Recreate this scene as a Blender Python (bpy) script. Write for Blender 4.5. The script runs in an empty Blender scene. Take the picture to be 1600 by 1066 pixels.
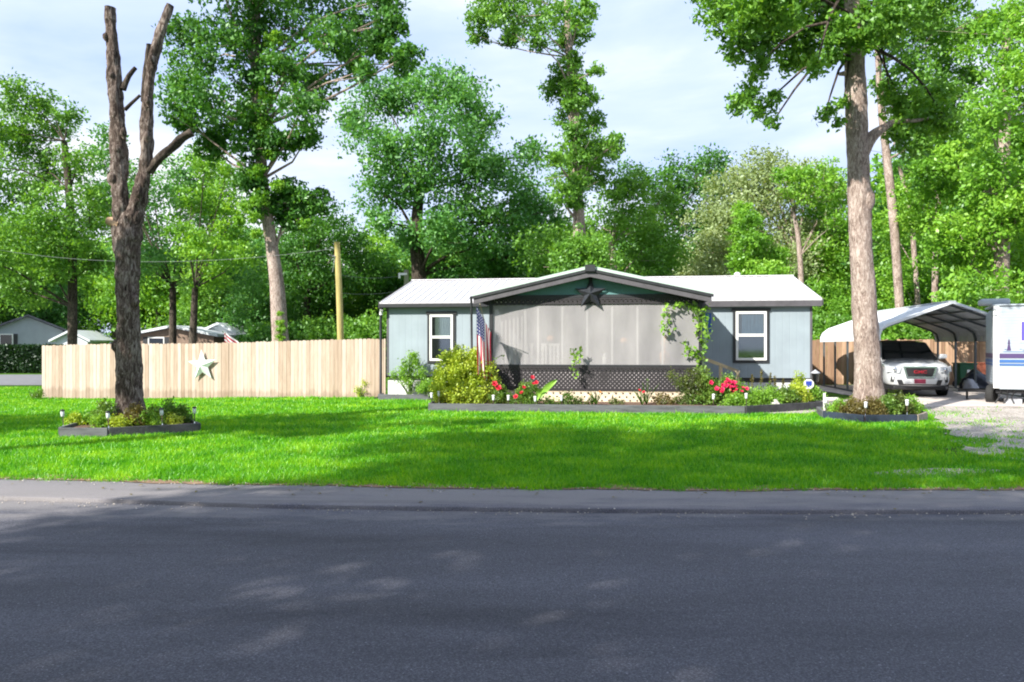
import bpy, math, random
import numpy as np
from mathutils import Vector, Matrix
R = math.radians
random.seed(7)
RNG = np.random.default_rng(11)
scene = bpy.context.scene
COL = scene.collection

# ------------------------------------------------------------------ camera frame helpers
F = 1200.0; CX = 800.0; HZ = 542.0; EYE = 1.6
def at(px, py, Y): return Vector(((px-CX)/F*Y, Y, EYE-(py-HZ)/F*Y))
def gx(px, Y): return (px-CX)/F*Y
def sst(t):
    t = np.clip(t, 0, 1); return t*t*(3-2*t)
def gz(x, y):
    return float(-0.2*sst((-x-4)/12)*sst((y-12)/12) + 0.1*sst((x-9)/4)*sst((y-16)/6))
def gza(x, y):
    return -0.2*sst((-x-4)/12)*sst((y-12)/12) + 0.1*sst((x-9)/4)*sst((y-16)/6)

# ------------------------------------------------------------------ materials
def newmat(name):
    m = bpy.data.materials.new(name); m.use_nodes = True
    nt = m.node_tree; nt.nodes.clear()
    out = nt.nodes.new('ShaderNodeOutputMaterial')
    return m, nt, out
def N(nt, t, **kw):
    n = nt.nodes.new(t)
    for k, v in kw.items():
        if k in n.inputs: n.inputs[k].default_value = v
        else: setattr(n, k, v)
    return n
def ramp(nt, fac, stops):
    r = nt.nodes.new('ShaderNodeValToRGB'); cr = r.color_ramp
    while len(cr.elements) < len(stops): cr.elements.new(0.5)
    for e, (p, c) in zip(cr.elements, stops):
        e.position = p; e.color = (*c, 1) if len(c) == 3 else c
    if fac is not None: nt.links.new(fac, r.inputs['Fac'])
    return r
def coord(nt, space='Object', scale=(1,1,1)):
    if space == 'World':
        g = nt.nodes.new('ShaderNodeNewGeometry'); src = g.outputs['Position']
    else:
        g = nt.nodes.new('ShaderNodeTexCoord'); src = g.outputs[space]
    mp = nt.nodes.new('ShaderNodeMapping'); mp.inputs['Scale'].default_value = scale
    nt.links.new(src, mp.inputs['Vector']); return mp.outputs['Vector']
def sc(c, k): return tuple(min(1, max(0, v*k)) for v in c[:3])
def pmat(name, col, rough=.6, var=.12, scale=6, bump=.0, bscale=40, metal=0, stretch=(1,1,1), attr=0, spec=.5, coat=0, space='Object', detail=6):
    m, nt, out = newmat(name); L = nt.links.new
    p = N(nt, 'ShaderNodeBsdfPrincipled', Roughness=rough, Metallic=metal)
    p.inputs['Specular IOR Level'].default_value = spec
    p.inputs['Coat Weight'].default_value = coat
    v = coord(nt, space, stretch)
    n = N(nt, 'ShaderNodeTexNoise', Scale=scale, Detail=detail, Roughness=.65); L(v, n.inputs['Vector'])
    r = ramp(nt, n.outputs['Fac'], [(.28, sc(col, 1-var*2)), (.5, col), (.72, sc(col, 1+var*1.3))])
    last = r.outputs['Color']
    if attr:
        a = N(nt, 'ShaderNodeAttribute', attribute_name='rnd')
        mr = N(nt, 'ShaderNodeMapRange'); mr.inputs['To Min'].default_value = 1-attr; mr.inputs['To Max'].default_value = 1+attr
        L(a.outputs['Fac'], mr.inputs['Value'])
        mm = N(nt, 'ShaderNodeVectorMath', operation='SCALE'); L(last, mm.inputs[0]); L(mr.outputs[0], mm.inputs['Scale'])
        last = mm.outputs[0]
    L(last, p.inputs['Base Color'])
    if bump:
        n2 = N(nt, 'ShaderNodeTexNoise', Scale=bscale, Detail=5); L(v, n2.inputs['Vector'])
        b = N(nt, 'ShaderNodeBump', Strength=bump, Distance=.02); L(n2.outputs['Fac'], b.inputs['Height']); L(b.outputs[0], p.inputs['Normal'])
    L(p.outputs[0], out.inputs[0]); return m
def leafmat(name, c0, c1, c2, trans=.38, noise=.5):
    m, nt, out = newmat(name); L = nt.links.new
    a = N(nt, 'ShaderNodeAttribute', attribute_name='rnd')
    v = coord(nt, 'World', (1,1,1)); n = N(nt, 'ShaderNodeTexNoise', Scale=noise, Detail=3); L(v, n.inputs['Vector'])
    ad = N(nt, 'ShaderNodeMath', operation='MULTIPLY_ADD'); ad.inputs[1].default_value = .55
    L(a.outputs['Fac'], ad.inputs[0])
    ml = N(nt, 'ShaderNodeMath', operation='MULTIPLY_ADD'); L(n.outputs['Fac'], ml.inputs[0]); ml.inputs[1].default_value = 1.1; ml.inputs[2].default_value = -.32
    L(ml.outputs[0], ad.inputs[2])
    r = ramp(nt, ad.outputs[0], [(.08, c0), (.5, c1), (.95, c2)])
    d = N(nt, 'ShaderNodeBsdfDiffuse'); t = N(nt, 'ShaderNodeBsdfTranslucent'); g = N(nt, 'ShaderNodeBsdfGlossy', Roughness=.45)
    g.inputs['Color'].default_value = (.8,.9,.85,1)
    L(r.outputs[0], d.inputs['Color'])
    hs = N(nt, 'ShaderNodeVectorMath', operation='MULTIPLY'); L(r.outputs[0], hs.inputs[0]); hs.inputs[1].default_value = (1.5,1.35,.5)
    L(hs.outputs[0], t.inputs['Color'])
    mx = N(nt, 'ShaderNodeMixShader', Fac=trans); L(d.outputs[0], mx.inputs[1]); L(t.outputs[0], mx.inputs[2])
    m2 = N(nt, 'ShaderNodeMixShader', Fac=.035); L(mx.outputs[0], m2.inputs[1]); L(g.outputs[0], m2.inputs[2])
    L(m2.outputs[0], out.inputs[0]); return m

MT = {}
MT['leaf_mid']   = leafmat('leaf_mid', (.045,.130,.016), (.125,.295,.034), (.255,.490,.066))
MT['leaf_dark']  = leafmat('leaf_dark', (.024,.090,.014), (.062,.190,.026), (.150,.360,.052))
MT['leaf_cool']  = leafmat('leaf_cool', (.040,.135,.030), (.105,.290,.065), (.235,.480,.115))
MT['leaf_bright']= leafmat('leaf_bright', (.065,.190,.018), (.170,.380,.032), (.330,.560,.065))
MT['leaf_pale']  = leafmat('leaf_pale', (.13,.185,.065), (.270,.360,.150), (.430,.500,.270), noise=.8)
MT['leaf_olive'] = leafmat('leaf_olive', (.050,.080,.015), (.110,.150,.028), (.210,.230,.055))
MT['leaf_yellow']= leafmat('leaf_yellow',(.20,.30,.02), (.38,.50,.04), (.62,.68,.13), noise=3)
MT['leaf_fresh'] = leafmat('leaf_fresh', (.10,.22,.02), (.20,.40,.04), (.38,.58,.10), noise=3)
MT['leaf_bed']   = leafmat('leaf_bed',   (.045,.11,.016), (.13,.25,.035), (.27,.40,.07), noise=3)
MT['leaf_brown'] = leafmat('leaf_brown', (.090,.070,.020), (.170,.140,.040), (.260,.230,.070), noise=3)
MT['hedge']      = leafmat('hedge',      (.006,.022,.006), (.012,.042,.010), (.025,.070,.016))

def bark(name, dark, mid, light, s=1.0, bump=.9):
    m, nt, out = newmat(name); L = nt.links.new
    v = coord(nt, 'Object', (6.5*s, 6.5*s, 1.9*s)); v2 = coord(nt, 'Object', (1.4,1.4,1.0))
    n = N(nt, 'ShaderNodeTexNoise', Scale=2.6, Detail=10, Roughness=.75, Distortion=1.2); L(v, n.inputs['Vector'])
    n2 = N(nt, 'ShaderNodeTexNoise', Scale=1.6, Detail=4); L(v2, n2.inputs['Vector'])
    mu = N(nt, 'ShaderNodeMath', operation='MULTIPLY_ADD'); L(n2.outputs['Fac'], mu.inputs[0]); mu.inputs[1].default_value = .5
    ml = N(nt, 'ShaderNodeMath', operation='MULTIPLY_ADD'); L(n.outputs['Fac'], ml.inputs[0]); ml.inputs[1].default_value = 1.9; ml.inputs[2].default_value = -.70
    L(ml.outputs[0], mu.inputs[2])
    r = ramp(nt, mu.outputs[0], [(.25, dark), (.5, mid), (.72, light)])
    p = N(nt, 'ShaderNodeBsdfPrincipled', Roughness=.95); p.inputs['Specular IOR Level'].default_value = .15
    L(r.outputs[0], p.inputs['Base Color'])
    b = N(nt, 'ShaderNodeBump', Strength=bump, Distance=.06); L(n.outputs['Fac'], b.inputs['Height']); L(b.outputs[0], p.inputs['Normal'])
    L(p.outputs[0], out.inputs[0]); return m
MT['bark_grey'] = bark('bark_grey', (.024,.018,.016), (.120,.088,.074), (.34,.290,.260))
MT['bark_pale'] = bark('bark_pale', (.12,.085,.07), (.33,.255,.22), (.55,.46,.41), 1.2, .8)
MT['bark_dark'] = bark('bark_dark', (.02,.016,.014), (.07,.055,.045), (.15,.125,.10))
MT['cut_wood']  = pmat('cut_wood', (.45,.30,.18), .8, .15, 12)

MT['asphalt'] = None
def asphalt(name, base, light):
    m, nt, out = newmat(name); L = nt.links.new
    v = coord(nt, 'World'); vs = coord(nt, 'World', (.25, 1.0, 1))
    n = N(nt, 'ShaderNodeTexNoise', Scale=95, Detail=3, Roughness=.7); L(v, n.inputs['Vector'])
    nb = N(nt, 'ShaderNodeTexNoise', Scale=.9, Detail=5, Roughness=.6); L(vs, nb.inputs['Vector'])
    vo = N(nt, 'ShaderNodeTexVoronoi', Scale=120); L(v, vo.inputs['Vector'])
    r = ramp(nt, n.outputs['Fac'], [(.3, sc(base,.40)), (.52, base), (.76, sc(light,1.15))])
    r2 = ramp(nt, nb.outputs['Fac'], [(.32, (.72,.72,.72)), (.68, (1.22,1.22,1.22))])
    mm = N(nt, 'ShaderNodeVectorMath', operation='MULTIPLY'); L(r.outputs[0], mm.inputs[0]); L(r2.outputs[0], mm.inputs[1])
    # pale aggregate specks
    sp = ramp(nt, vo.outputs['Color'], [(.90, (0,0,0)), (.97, (1,1,1))])
    mx = N(nt, 'ShaderNodeMix', data_type='RGBA'); L(sp.outputs[0], mx.inputs['Factor']); L(mm.outputs[0], mx.inputs['A']); mx.inputs['B'].default_value = (*sc(light,1.5),1)
    # fine cracks
    wv = coord(nt, 'World', (.35, 1, 1)); nd = N(nt, 'ShaderNodeTexNoise', Scale=1.3, Detail=6); L(wv, nd.inputs['Vector'])
    va = N(nt, 'ShaderNodeVectorMath', operation='MULTIPLY_ADD'); L(nd.outputs['Color'], va.inputs[0]); va.inputs[1].default_value = (1.2,1.2,0); L(wv, va.inputs[2])
    vc = N(nt, 'ShaderNodeTexVoronoi', Scale=.42, feature='DISTANCE_TO_EDGE'); L(va.outputs[0], vc.inputs['Vector'])
    cr = ramp(nt, vc.outputs['Distance'], [(.0, (.82,.82,.82)), (.004, (1,1,1))])
    m3 = N(nt, 'ShaderNodeVectorMath', operation='MULTIPLY'); L(mx.outputs['Result'], m3.inputs[0]); L(cr.outputs[0], m3.inputs[1])
    # pale sand washed along the kerb side, darker oily lane wear
    sy = N(nt, 'ShaderNodeSeparateXYZ'); L(v, sy.inputs[0])
    ny = N(nt, 'ShaderNodeTexNoise', Scale=2.4, Detail=8, Roughness=.7); L(coord(nt, 'World', (.35,1.3,1)), ny.inputs['Vector'])
    my = N(nt, 'ShaderNodeMath', operation='MULTIPLY_ADD'); L(ny.outputs['Fac'], my.inputs[0]); my.inputs[1].default_value = 3.2
    L(sy.outputs['Y'], my.inputs[2])
    mr_ = N(nt, 'ShaderNodeMapRange'); mr_.inputs['From Min'].default_value = 8.65; mr_.inputs['From Max'].default_value = 9.5; mr_.inputs['To Max'].default_value = .55; L(my.outputs[0], mr_.inputs['Value'])
    ms_ = N(nt, 'ShaderNodeMix', data_type='RGBA'); L(mr_.outputs[0], ms_.inputs['Factor']); L(m3.outputs[0], ms_.inputs['A']); ms_.inputs['B'].default_value = (.27,.25,.24,1)
    ow = N(nt, 'ShaderNodeTexNoise', Scale=.8, Detail=6, Roughness=.62, Distortion=.8); L(coord(nt, 'World', (.22,1.6,1)), ow.inputs['Vector'])
    ro = ramp(nt, ow.outputs['Fac'], [(.30,(.66,.66,.68)), (.46,(1,1,1))])
    m4 = N(nt, 'ShaderNodeVectorMath', operation='MULTIPLY'); L(ms_.outputs['Result'], m4.inputs[0]); L(ro.outputs[0], m4.inputs[1])
    p = N(nt, 'ShaderNodeBsdfPrincipled', Roughness=.78); L(m4.outputs[0], p.inputs['Base Color']); p.inputs['Specular IOR Level'].default_value = .4
    b = N(nt, 'ShaderNodeBump', Strength=.6, Distance=.006); L(n.outputs['Fac'], b.inputs['Height']); L(b.outputs[0], p.inputs['Normal'])
    L(p.outputs[0], out.inputs[0]); return m
MT['asphalt'] = asphalt('asphalt', (.080,.081,.101), (.165,.165,.187))
MT['asphalt_strip'] = asphalt('asphalt_strip', (.105,.103,.128), (.20,.19,.215))
MT['side_asphalt'] = pmat('side_asphalt', (.17,.17,.19), .85, .1, 3, space='World')

def ground_mat():
    m, nt, out = newmat('ground_soil_grass'); L = nt.links.new
    v = coord(nt, 'World')
    n = N(nt, 'ShaderNodeTexNoise', Scale=2.2, Detail=8, Roughness=.7); L(v, n.inputs['Vector'])
    n2 = N(nt, 'ShaderNodeTexNoise', Scale=38, Detail=4); L(v, n2.inputs['Vector'])
    r = ramp(nt, n.outputs['Fac'], [(.3, (.035,.085,.010)), (.6, (.075,.17,.014)), (.8, (.12,.17,.03))])
    r2 = ramp(nt, n2.outputs['Fac'], [(.3, (.6,.6,.6)), (.7, (1.3,1.3,1.3))])
    mm = N(nt, 'ShaderNodeVectorMath', operation='MULTIPLY'); L(r.outputs[0], mm.inputs[0]); L(r2.outputs[0], mm.inputs[1])
    p = N(nt, 'ShaderNodeBsdfPrincipled', Roughness=.95); p.inputs['Specular IOR Level'].default_value = .1
    L(mm.outputs[0], p.inputs['Base Color'])
    b = N(nt, 'ShaderNodeBump', Strength=.5, Distance=.03); L(n2.outputs['Fac'], b.inputs['Height']); L(b.outputs[0], p.inputs['Normal'])
    L(p.outputs[0], out.inputs[0]); return m
MT['ground'] = ground_mat()
MT['grass'] = leafmat('grass', (.032,.210,.004), (.120,.410,.006), (.400,.660,.022), .42, 1.1)
def gravel_mat():
    m, nt, out = newmat('gravel'); L = nt.links.new
    v = coord(nt, 'World')
    vo = N(nt, 'ShaderNodeTexVoronoi', Scale=30); L(v, vo.inputs['Vector'])
    n = N(nt, 'ShaderNodeTexNoise', Scale=1.1, Detail=7, Roughness=.7); L(v, n.inputs['Vector'])
    r = ramp(nt, vo.outputs['Color'], [(.1, (.20,.18,.16)), (.5, (.38,.345,.31)), (.9, (.58,.53,.48))])
    r2 = ramp(nt, n.outputs['Fac'], [(.3, (.66,.62,.55)), (.55, (1,1,1)), (.75, (1.08,1.04,1.0))])
    mm = N(nt, 'ShaderNodeVectorMath', operation='MULTIPLY'); L(r.outputs[0], mm.inputs[0]); L(r2.outputs[0], mm.inputs[1])
    p = N(nt, 'ShaderNodeBsdfPrincipled', Roughness=.9); L(mm.outputs[0], p.inputs['Base Color'])
    b = N(nt, 'ShaderNodeBump', Strength=.8, Distance=.02); L(vo.outputs['Distance'], b.inputs['Height']); L(b.outputs[0], p.inputs['Normal'])
    L(p.outputs[0], out.inputs[0]); return m
MT['gravel'] = gravel_mat()
MT['concrete'] = pmat('concrete', (.50,.44,.40), .9, .16, 1.6, .4, 60, space='World')
MT['mulch'] = pmat('mulch', (.13,.075,.05), .95, .35, 22, .9, 45, space='World')
MT['earth_edge'] = pmat('earth_edge', (.24,.15,.09), .95, .3, 14, .6, 40, space='World')

MT['timber_grey'] = pmat('timber_grey', (.10,.105,.115), .7, .25, 5, .3, 30, stretch=(.4,1,3))
MT['timber_navy'] = pmat('timber_navy', (.022,.032,.055), .6, .25, 5, .3, 30)
MT['timber_dark'] = pmat('timber_dark', (.055,.055,.06), .7, .25, 5, .3, 30)
MT['timber_tan']  = pmat('timber_tan', (.33,.27,.22), .8, .2, 5, .3, 30)

def siding_mat(name, col, pitch=.1):
    m, nt, out = newmat(name); L = nt.links.new
    v = coord(nt, 'Object'); n = N(nt, 'ShaderNodeTexNoise', Scale=1.5, Detail=6); L(v, n.inputs['Vector'])
    r = ramp(nt, n.outputs['Fac'], [(.3, sc(col,.9)), (.7, sc(col,1.06))])
    sx = N(nt, 'ShaderNodeSeparateXYZ'); L(v, sx.inputs[0])
    d = N(nt, 'ShaderNodeMath', operation='DIVIDE'); L(sx.outputs['X'], d.inputs[0]); d.inputs[1].default_value = pitch
    fr = N(nt, 'ShaderNodeMath', operation='FRACT'); L(d.outputs[0], fr.inputs[0])
    rr = ramp(nt, fr.outputs[0], [(0, (0,0,0)), (.07, (1,1,1)), (.93, (1,1,1)), (1, (0,0,0))])
    p = N(nt, 'ShaderNodeBsdfPrincipled', Roughness=.6); L(r.outputs[0], p.inputs['Base Color']); p.inputs['Specular IOR Level'].default_value=.3
    b = N(nt, 'ShaderNodeBump', Strength=.5, Distance=.008); L(rr.outputs[0], b.inputs['Height']); L(b.outputs[0], p.inputs['Normal'])
    L(p.outputs[0], out.inputs[0]); return m
MT['siding'] = siding_mat('siding', (.285,.340,.380), .2)
MT['siding_teal'] = siding_mat('siding_teal', (.11,.24,.24), .2)
MT['skirt_white'] = pmat('skirt_white', (.62,.64,.64), .6, .08, 3, .2, 12)
MT['roof_white'] = pmat('roof_white', (.60,.59,.61), .35, .07, 1.2, 0, spec=.5)
MT['black_trim'] = pmat('black_trim', (.022,.024,.028), .5, .2, 4)
MT['grey_board'] = pmat('grey_board', (.085,.080,.090), .6, .15, 4, .2, 30)
MT['mint_edge'] = pmat('mint_edge', (.45,.56,.50), .4, .05, 4)
MT['window_white'] = pmat('window_white', (.78,.78,.76), .4, .04, 4)
MT['curtain'] = pmat('curtain', (.32,.36,.34), .9, .2, 8, stretch=(6,1,.3))
MT['curtain_blue'] = pmat('curtain_blue', (.10,.16,.24), .9, .25, 8, stretch=(6,1,.3))
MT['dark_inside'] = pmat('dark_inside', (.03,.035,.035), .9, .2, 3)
MT['lattice_black'] = pmat('lattice_black', (.024,.021,.024), .55, .2, 8)
MT['lattice_tan'] = pmat('lattice_tan', (.66,.56,.42), .8, .15, 8, .2, 40)
MT['dot_panel'] = pmat('dot_panel', (.42,.39,.41), .9, .6, 1.4)
MT['porch_wood'] = pmat('porch_wood', (.30,.22,.16), .8, .15, 6, .2, 30)
MT['rail_wood'] = pmat('rail_wood', (.40,.33,.22), .8, .15, 6, .2, 30)
MT['steel'] = pmat('steel', (.14,.16,.17), .45, .1, 8, metal=.5)
MT['steel_roof'] = pmat('steel_roof', (.60,.63,.66), .4, .05, 2)
MT['white_plastic'] = pmat('white_plastic', (.75,.75,.73), .4, .05, 6)
MT['clear_lens'] = pmat('clear_lens', (.62,.66,.66), .15, .08, 20)
MT['wood_pole'] = pmat('wood_pole', (.40,.33,.12), .85, .2, 3, .4, 20, stretch=(3,3,.4))
MT['grey_pole'] = pmat('grey_pole', (.33,.31,.27), .85, .2, 3, .4, 20, stretch=(3,3,.4))
MT['cable'] = pmat('cable', (.20,.22,.22), .5, .1, 5)
MT['blue'] = pmat('blue', (.02,.09,.38), .5, .1, 5)
MT['sign_blue'] = pmat('sign_blue', (.03,.06,.35), .4, .05, 5)
MT['red_cloth'] = pmat('red_cloth', (.55,.05,.09), .8, .1, 8)
MT['orange_glaze'] = pmat('orange_glaze', (.70,.36,.16), .5, .1, 8)
MT['terracotta'] = pmat('terracotta', (.50,.22,.12), .8, .12, 8)
MT['rose'] = pmat('rose', (.72,.015,.10), .6, .35, 25)
MT['rose_dark'] = pmat('rose_dark', (.55,.01,.035), .6, .35, 25)
MT['flower_orange'] = pmat('flower_orange', (.72,.34,.10), .7, .3, 25)
MT['flower_yellow'] = pmat('flower_yellow', (.75,.55,.06), .7, .2, 25)
MT['stem'] = pmat('stem', (.09,.15,.035), .8, .2, 12)
MT['bin_green'] = pmat('bin_green', (.008,.085,.035), .5, .12, 6)
MT['bag_black'] = pmat('bag_black', (.015,.02,.035), .35, .3, 6, .6, 9)
MT['tarp_grey'] = pmat('tarp_grey', (.32,.33,.36), .5, .2, 6, .6, 9)
MT['bin_red'] = pmat('bin_red', (.35,.10,.05), .6, .15, 6)
MT['stone'] = pmat('stone', (.5,.48,.46), .9, .3, 9, .5, 20)
# car
MT['car_paint'] = pmat('car_paint', (.52,.535,.56), .25, .01, 2, coat=1.0, metal=.15)
MT['glass_dark'] = pmat('glass_dark', (.010,.013,.014), .06, .05, 2, spec=.8)
MT['glass_house'] = pmat('glass_house', (.03,.045,.045), .05, .05, 2, spec=.9)
MT['chrome'] = pmat('chrome', (.75,.77,.80), .12, .02, 2, metal=1)
MT['black_plastic'] = pmat('black_plastic', (.012,.012,.014), .5, .1, 9)
MT['rubber'] = pmat('rubber', (.018,.018,.018), .85, .2, 12, .3, 40)
MT['rim'] = pmat('rim', (.42,.43,.45), .3, .05, 5, metal=.8)
MT['emblem_red'] = pmat('emblem_red', (.40,.02,.035), .3, .03, 5)
MT['plate_maroon'] = pmat('plate_maroon', (.22,.015,.05), .4, .1, 8)
MT['headlight'] = pmat('headlight', (.55,.58,.62), .08, .25, 30, coat=1)
MT['rv_white'] = pmat('rv_white', (.35,.40,.44), .45, .05, 2)
MT['rv_stripe_blue'] = pmat('rv_stripe_blue', (.04,.12,.32), .4, .05, 4)
MT['rv_stripe_mauve'] = pmat('rv_stripe_mauve', (.07,.045,.13), .4, .05, 4)
MT['rv_purple'] = pmat('rv_purple', (.10,.08,.38), .15, .05, 4)

def screen_mat():
    m, nt, out = newmat('porch_screen'); L = nt.links.new
    v = coord(nt, 'Object', (1,1,.35)); n = N(nt, 'ShaderNodeTexNoise', Scale=1.8, Detail=5); L(v, n.inputs['Vector'])
    r = ramp(nt, n.outputs['Fac'], [(.3, (.29,.28,.29)), (.7, (.42,.405,.41))])
    d = N(nt, 'ShaderNodeBsdfDiffuse'); L(r.outputs[0], d.inputs['Color'])
    t = N(nt, 'ShaderNodeBsdfTransparent')
    mx = N(nt, 'ShaderNodeMixShader', Fac=.70); L(t.outputs[0], mx.inputs[1]); L(d.outputs[0], mx.inputs[2])
    L(mx.outputs[0], out.inputs[0]); return m
MT['screen'] = screen_mat()

def wood_fence_mat(name, c0, c1, c2):
    m, nt, out = newmat(name); L = nt.links.new
    a = N(nt, 'ShaderNodeAttribute', attribute_name='rnd')
    v = coord(nt, 'Object', (5,5,.5)); n = N(nt, 'ShaderNodeTexNoise', Scale=3, Detail=8, Roughness=.7, Distortion=.5); L(v, n.inputs['Vector'])
    ad = N(nt, 'ShaderNodeMath', operation='MULTIPLY_ADD'); L(a.outputs['Fac'], ad.inputs[0]); ad.inputs[1].default_value = .55
    ml = N(nt, 'ShaderNodeMath', operation='MULTIPLY_ADD'); L(n.outputs['Fac'], ml.inputs[0]); ml.inputs[1].default_value = .9; ml.inputs[2].default_value = -.2
    L(ml.outputs[0], ad.inputs[2])
    r = ramp(nt, ad.outputs[0], [(.12, c0), (.5, c1), (.85, c2)])
    # weathering: grey silvering and damp stains rising from the foot of the boards
    v3 = coord(nt, 'Object', (2.2,2.2,.8)); n3 = N(nt, 'ShaderNodeTexNoise', Scale=2.0, Detail=7, Roughness=.7); L(v3, n3.inputs['Vector'])
    m3 = ramp(nt, n3.outputs['Fac'], [(.48,(0,0,0)), (.80,(.55,.55,.55))])
    g3 = N(nt, 'ShaderNodeMix', data_type='RGBA'); L(m3.outputs[0], g3.inputs['Factor']); L(r.outputs[0], g3.inputs['A']); g3.inputs['B'].default_value = (*sc(c1, .72), 1)
    sz = N(nt, 'ShaderNodeSeparateXYZ'); tco = N(nt, 'ShaderNodeTexCoord'); L(tco.outputs['Object'], sz.inputs[0])
    az_ = N(nt, 'ShaderNodeMath', operation='MULTIPLY_ADD'); L(n3.outputs['Fac'], az_.inputs[0]); az_.inputs[1].default_value = -.6; L(sz.outputs['Z'], az_.inputs[2])
    dz_ = ramp(nt, az_.outputs[0], [(.0,(.78,.75,.73)), (.12,(1,1,1))]); dz_.color_ramp.elements[0].position = 0.0
    mm_ = N(nt, 'ShaderNodeVectorMath', operation='MULTIPLY'); L(g3.outputs['Result'], mm_.inputs[0]); L(dz_.outputs[0], mm_.inputs[1])
    p = N(nt, 'ShaderNodeBsdfPrincipled', Roughness=.85); p.inputs['Specular IOR Level'].default_value = .2
    L(mm_.outputs[0], p.inputs['Base Color'])
    b = N(nt, 'ShaderNodeBump', Strength=.4, Distance=.01); L(n.outputs['Fac'], b.inputs['Height']); L(b.outputs[0], p.inputs['Normal'])
    L(p.outputs[0], out.inputs[0]); return m
MT['fence'] = wood_fence_mat('fence_wood', (.30,.215,.155), (.45,.355,.285), (.54,.46,.395))
MT['fence_brown'] = wood_fence_mat('fence_wood_brown', (.17,.10,.06), (.36,.23,.15), (.50,.34,.23))

def flag_mat():
    m, nt, out = newmat('flag_cloth'); L = nt.links.new
    uv = N(nt, 'ShaderNodeUVMap', uv_map='UVMap'); s = N(nt, 'ShaderNodeSeparateXYZ'); L(uv.outputs[0], s.inputs[0])
    def mth(op, a, b=None):
        n = N(nt, 'ShaderNodeMath', operation=op)
        for i, x in enumerate((a, b)):
            if x is None: continue
            if isinstance(x, (int, float)): n.inputs[i].default_value = x
            else: L(x, n.inputs[i])
        return n.outputs[0]
    U, V = s.outputs['X'], s.outputs['Y']          # U along fly, V across stripes
    st = mth('GREATER_THAN', mth('FRACT', mth('MULTIPLY', V, 6.5)), .5)
    mx = N(nt, 'ShaderNodeMix', data_type='RGBA'); L(st, mx.inputs['Factor']); mx.inputs['A'].default_value = (.50,.035,.07,1); mx.inputs['B'].default_value = (.85,.82,.82,1)
    can = mth('MULTIPLY', mth('LESS_THAN', U, .4), mth('GREATER_THAN', V, 6/13))
    a = mth('SUBTRACT', mth('FRACT', mth('MULTIPLY', U, 20)), .5); b = mth('SUBTRACT', mth('FRACT', mth('MULTIPLY', V, 11)), .5)
    dd = mth('ADD', mth('MULTIPLY', a, a), mth('MULTIPLY', b, b)); dot = mth('LESS_THAN', dd, .075)
    m2 = N(nt, 'ShaderNodeMix', data_type='RGBA'); L(dot, m2.inputs['Factor']); m2.inputs['A'].default_value = (.035,.04,.20,1); m2.inputs['B'].default_value = (.75,.75,.78,1)
    m3 = N(nt, 'ShaderNodeMix', data_type='RGBA'); L(can, m3.inputs['Factor']); L(mx.outputs['Result'], m3.inputs['A']); L(m2.outputs['Result'], m3.inputs['B'])
    d = N(nt, 'ShaderNodeBsdfDiffuse'); t = N(nt, 'ShaderNodeBsdfTranslucent'); L(m3.outputs['Result'], d.inputs[0]); L(m3.outputs['Result'], t.inputs[0])
    x = N(nt, 'ShaderNodeMixShader', Fac=.3); L(d.outputs[0], x.inputs[1]); L(t.outputs[0], x.inputs[2]); L(x.outputs[0], out.inputs[0]); return m
MT['flag'] = flag_mat()

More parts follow.
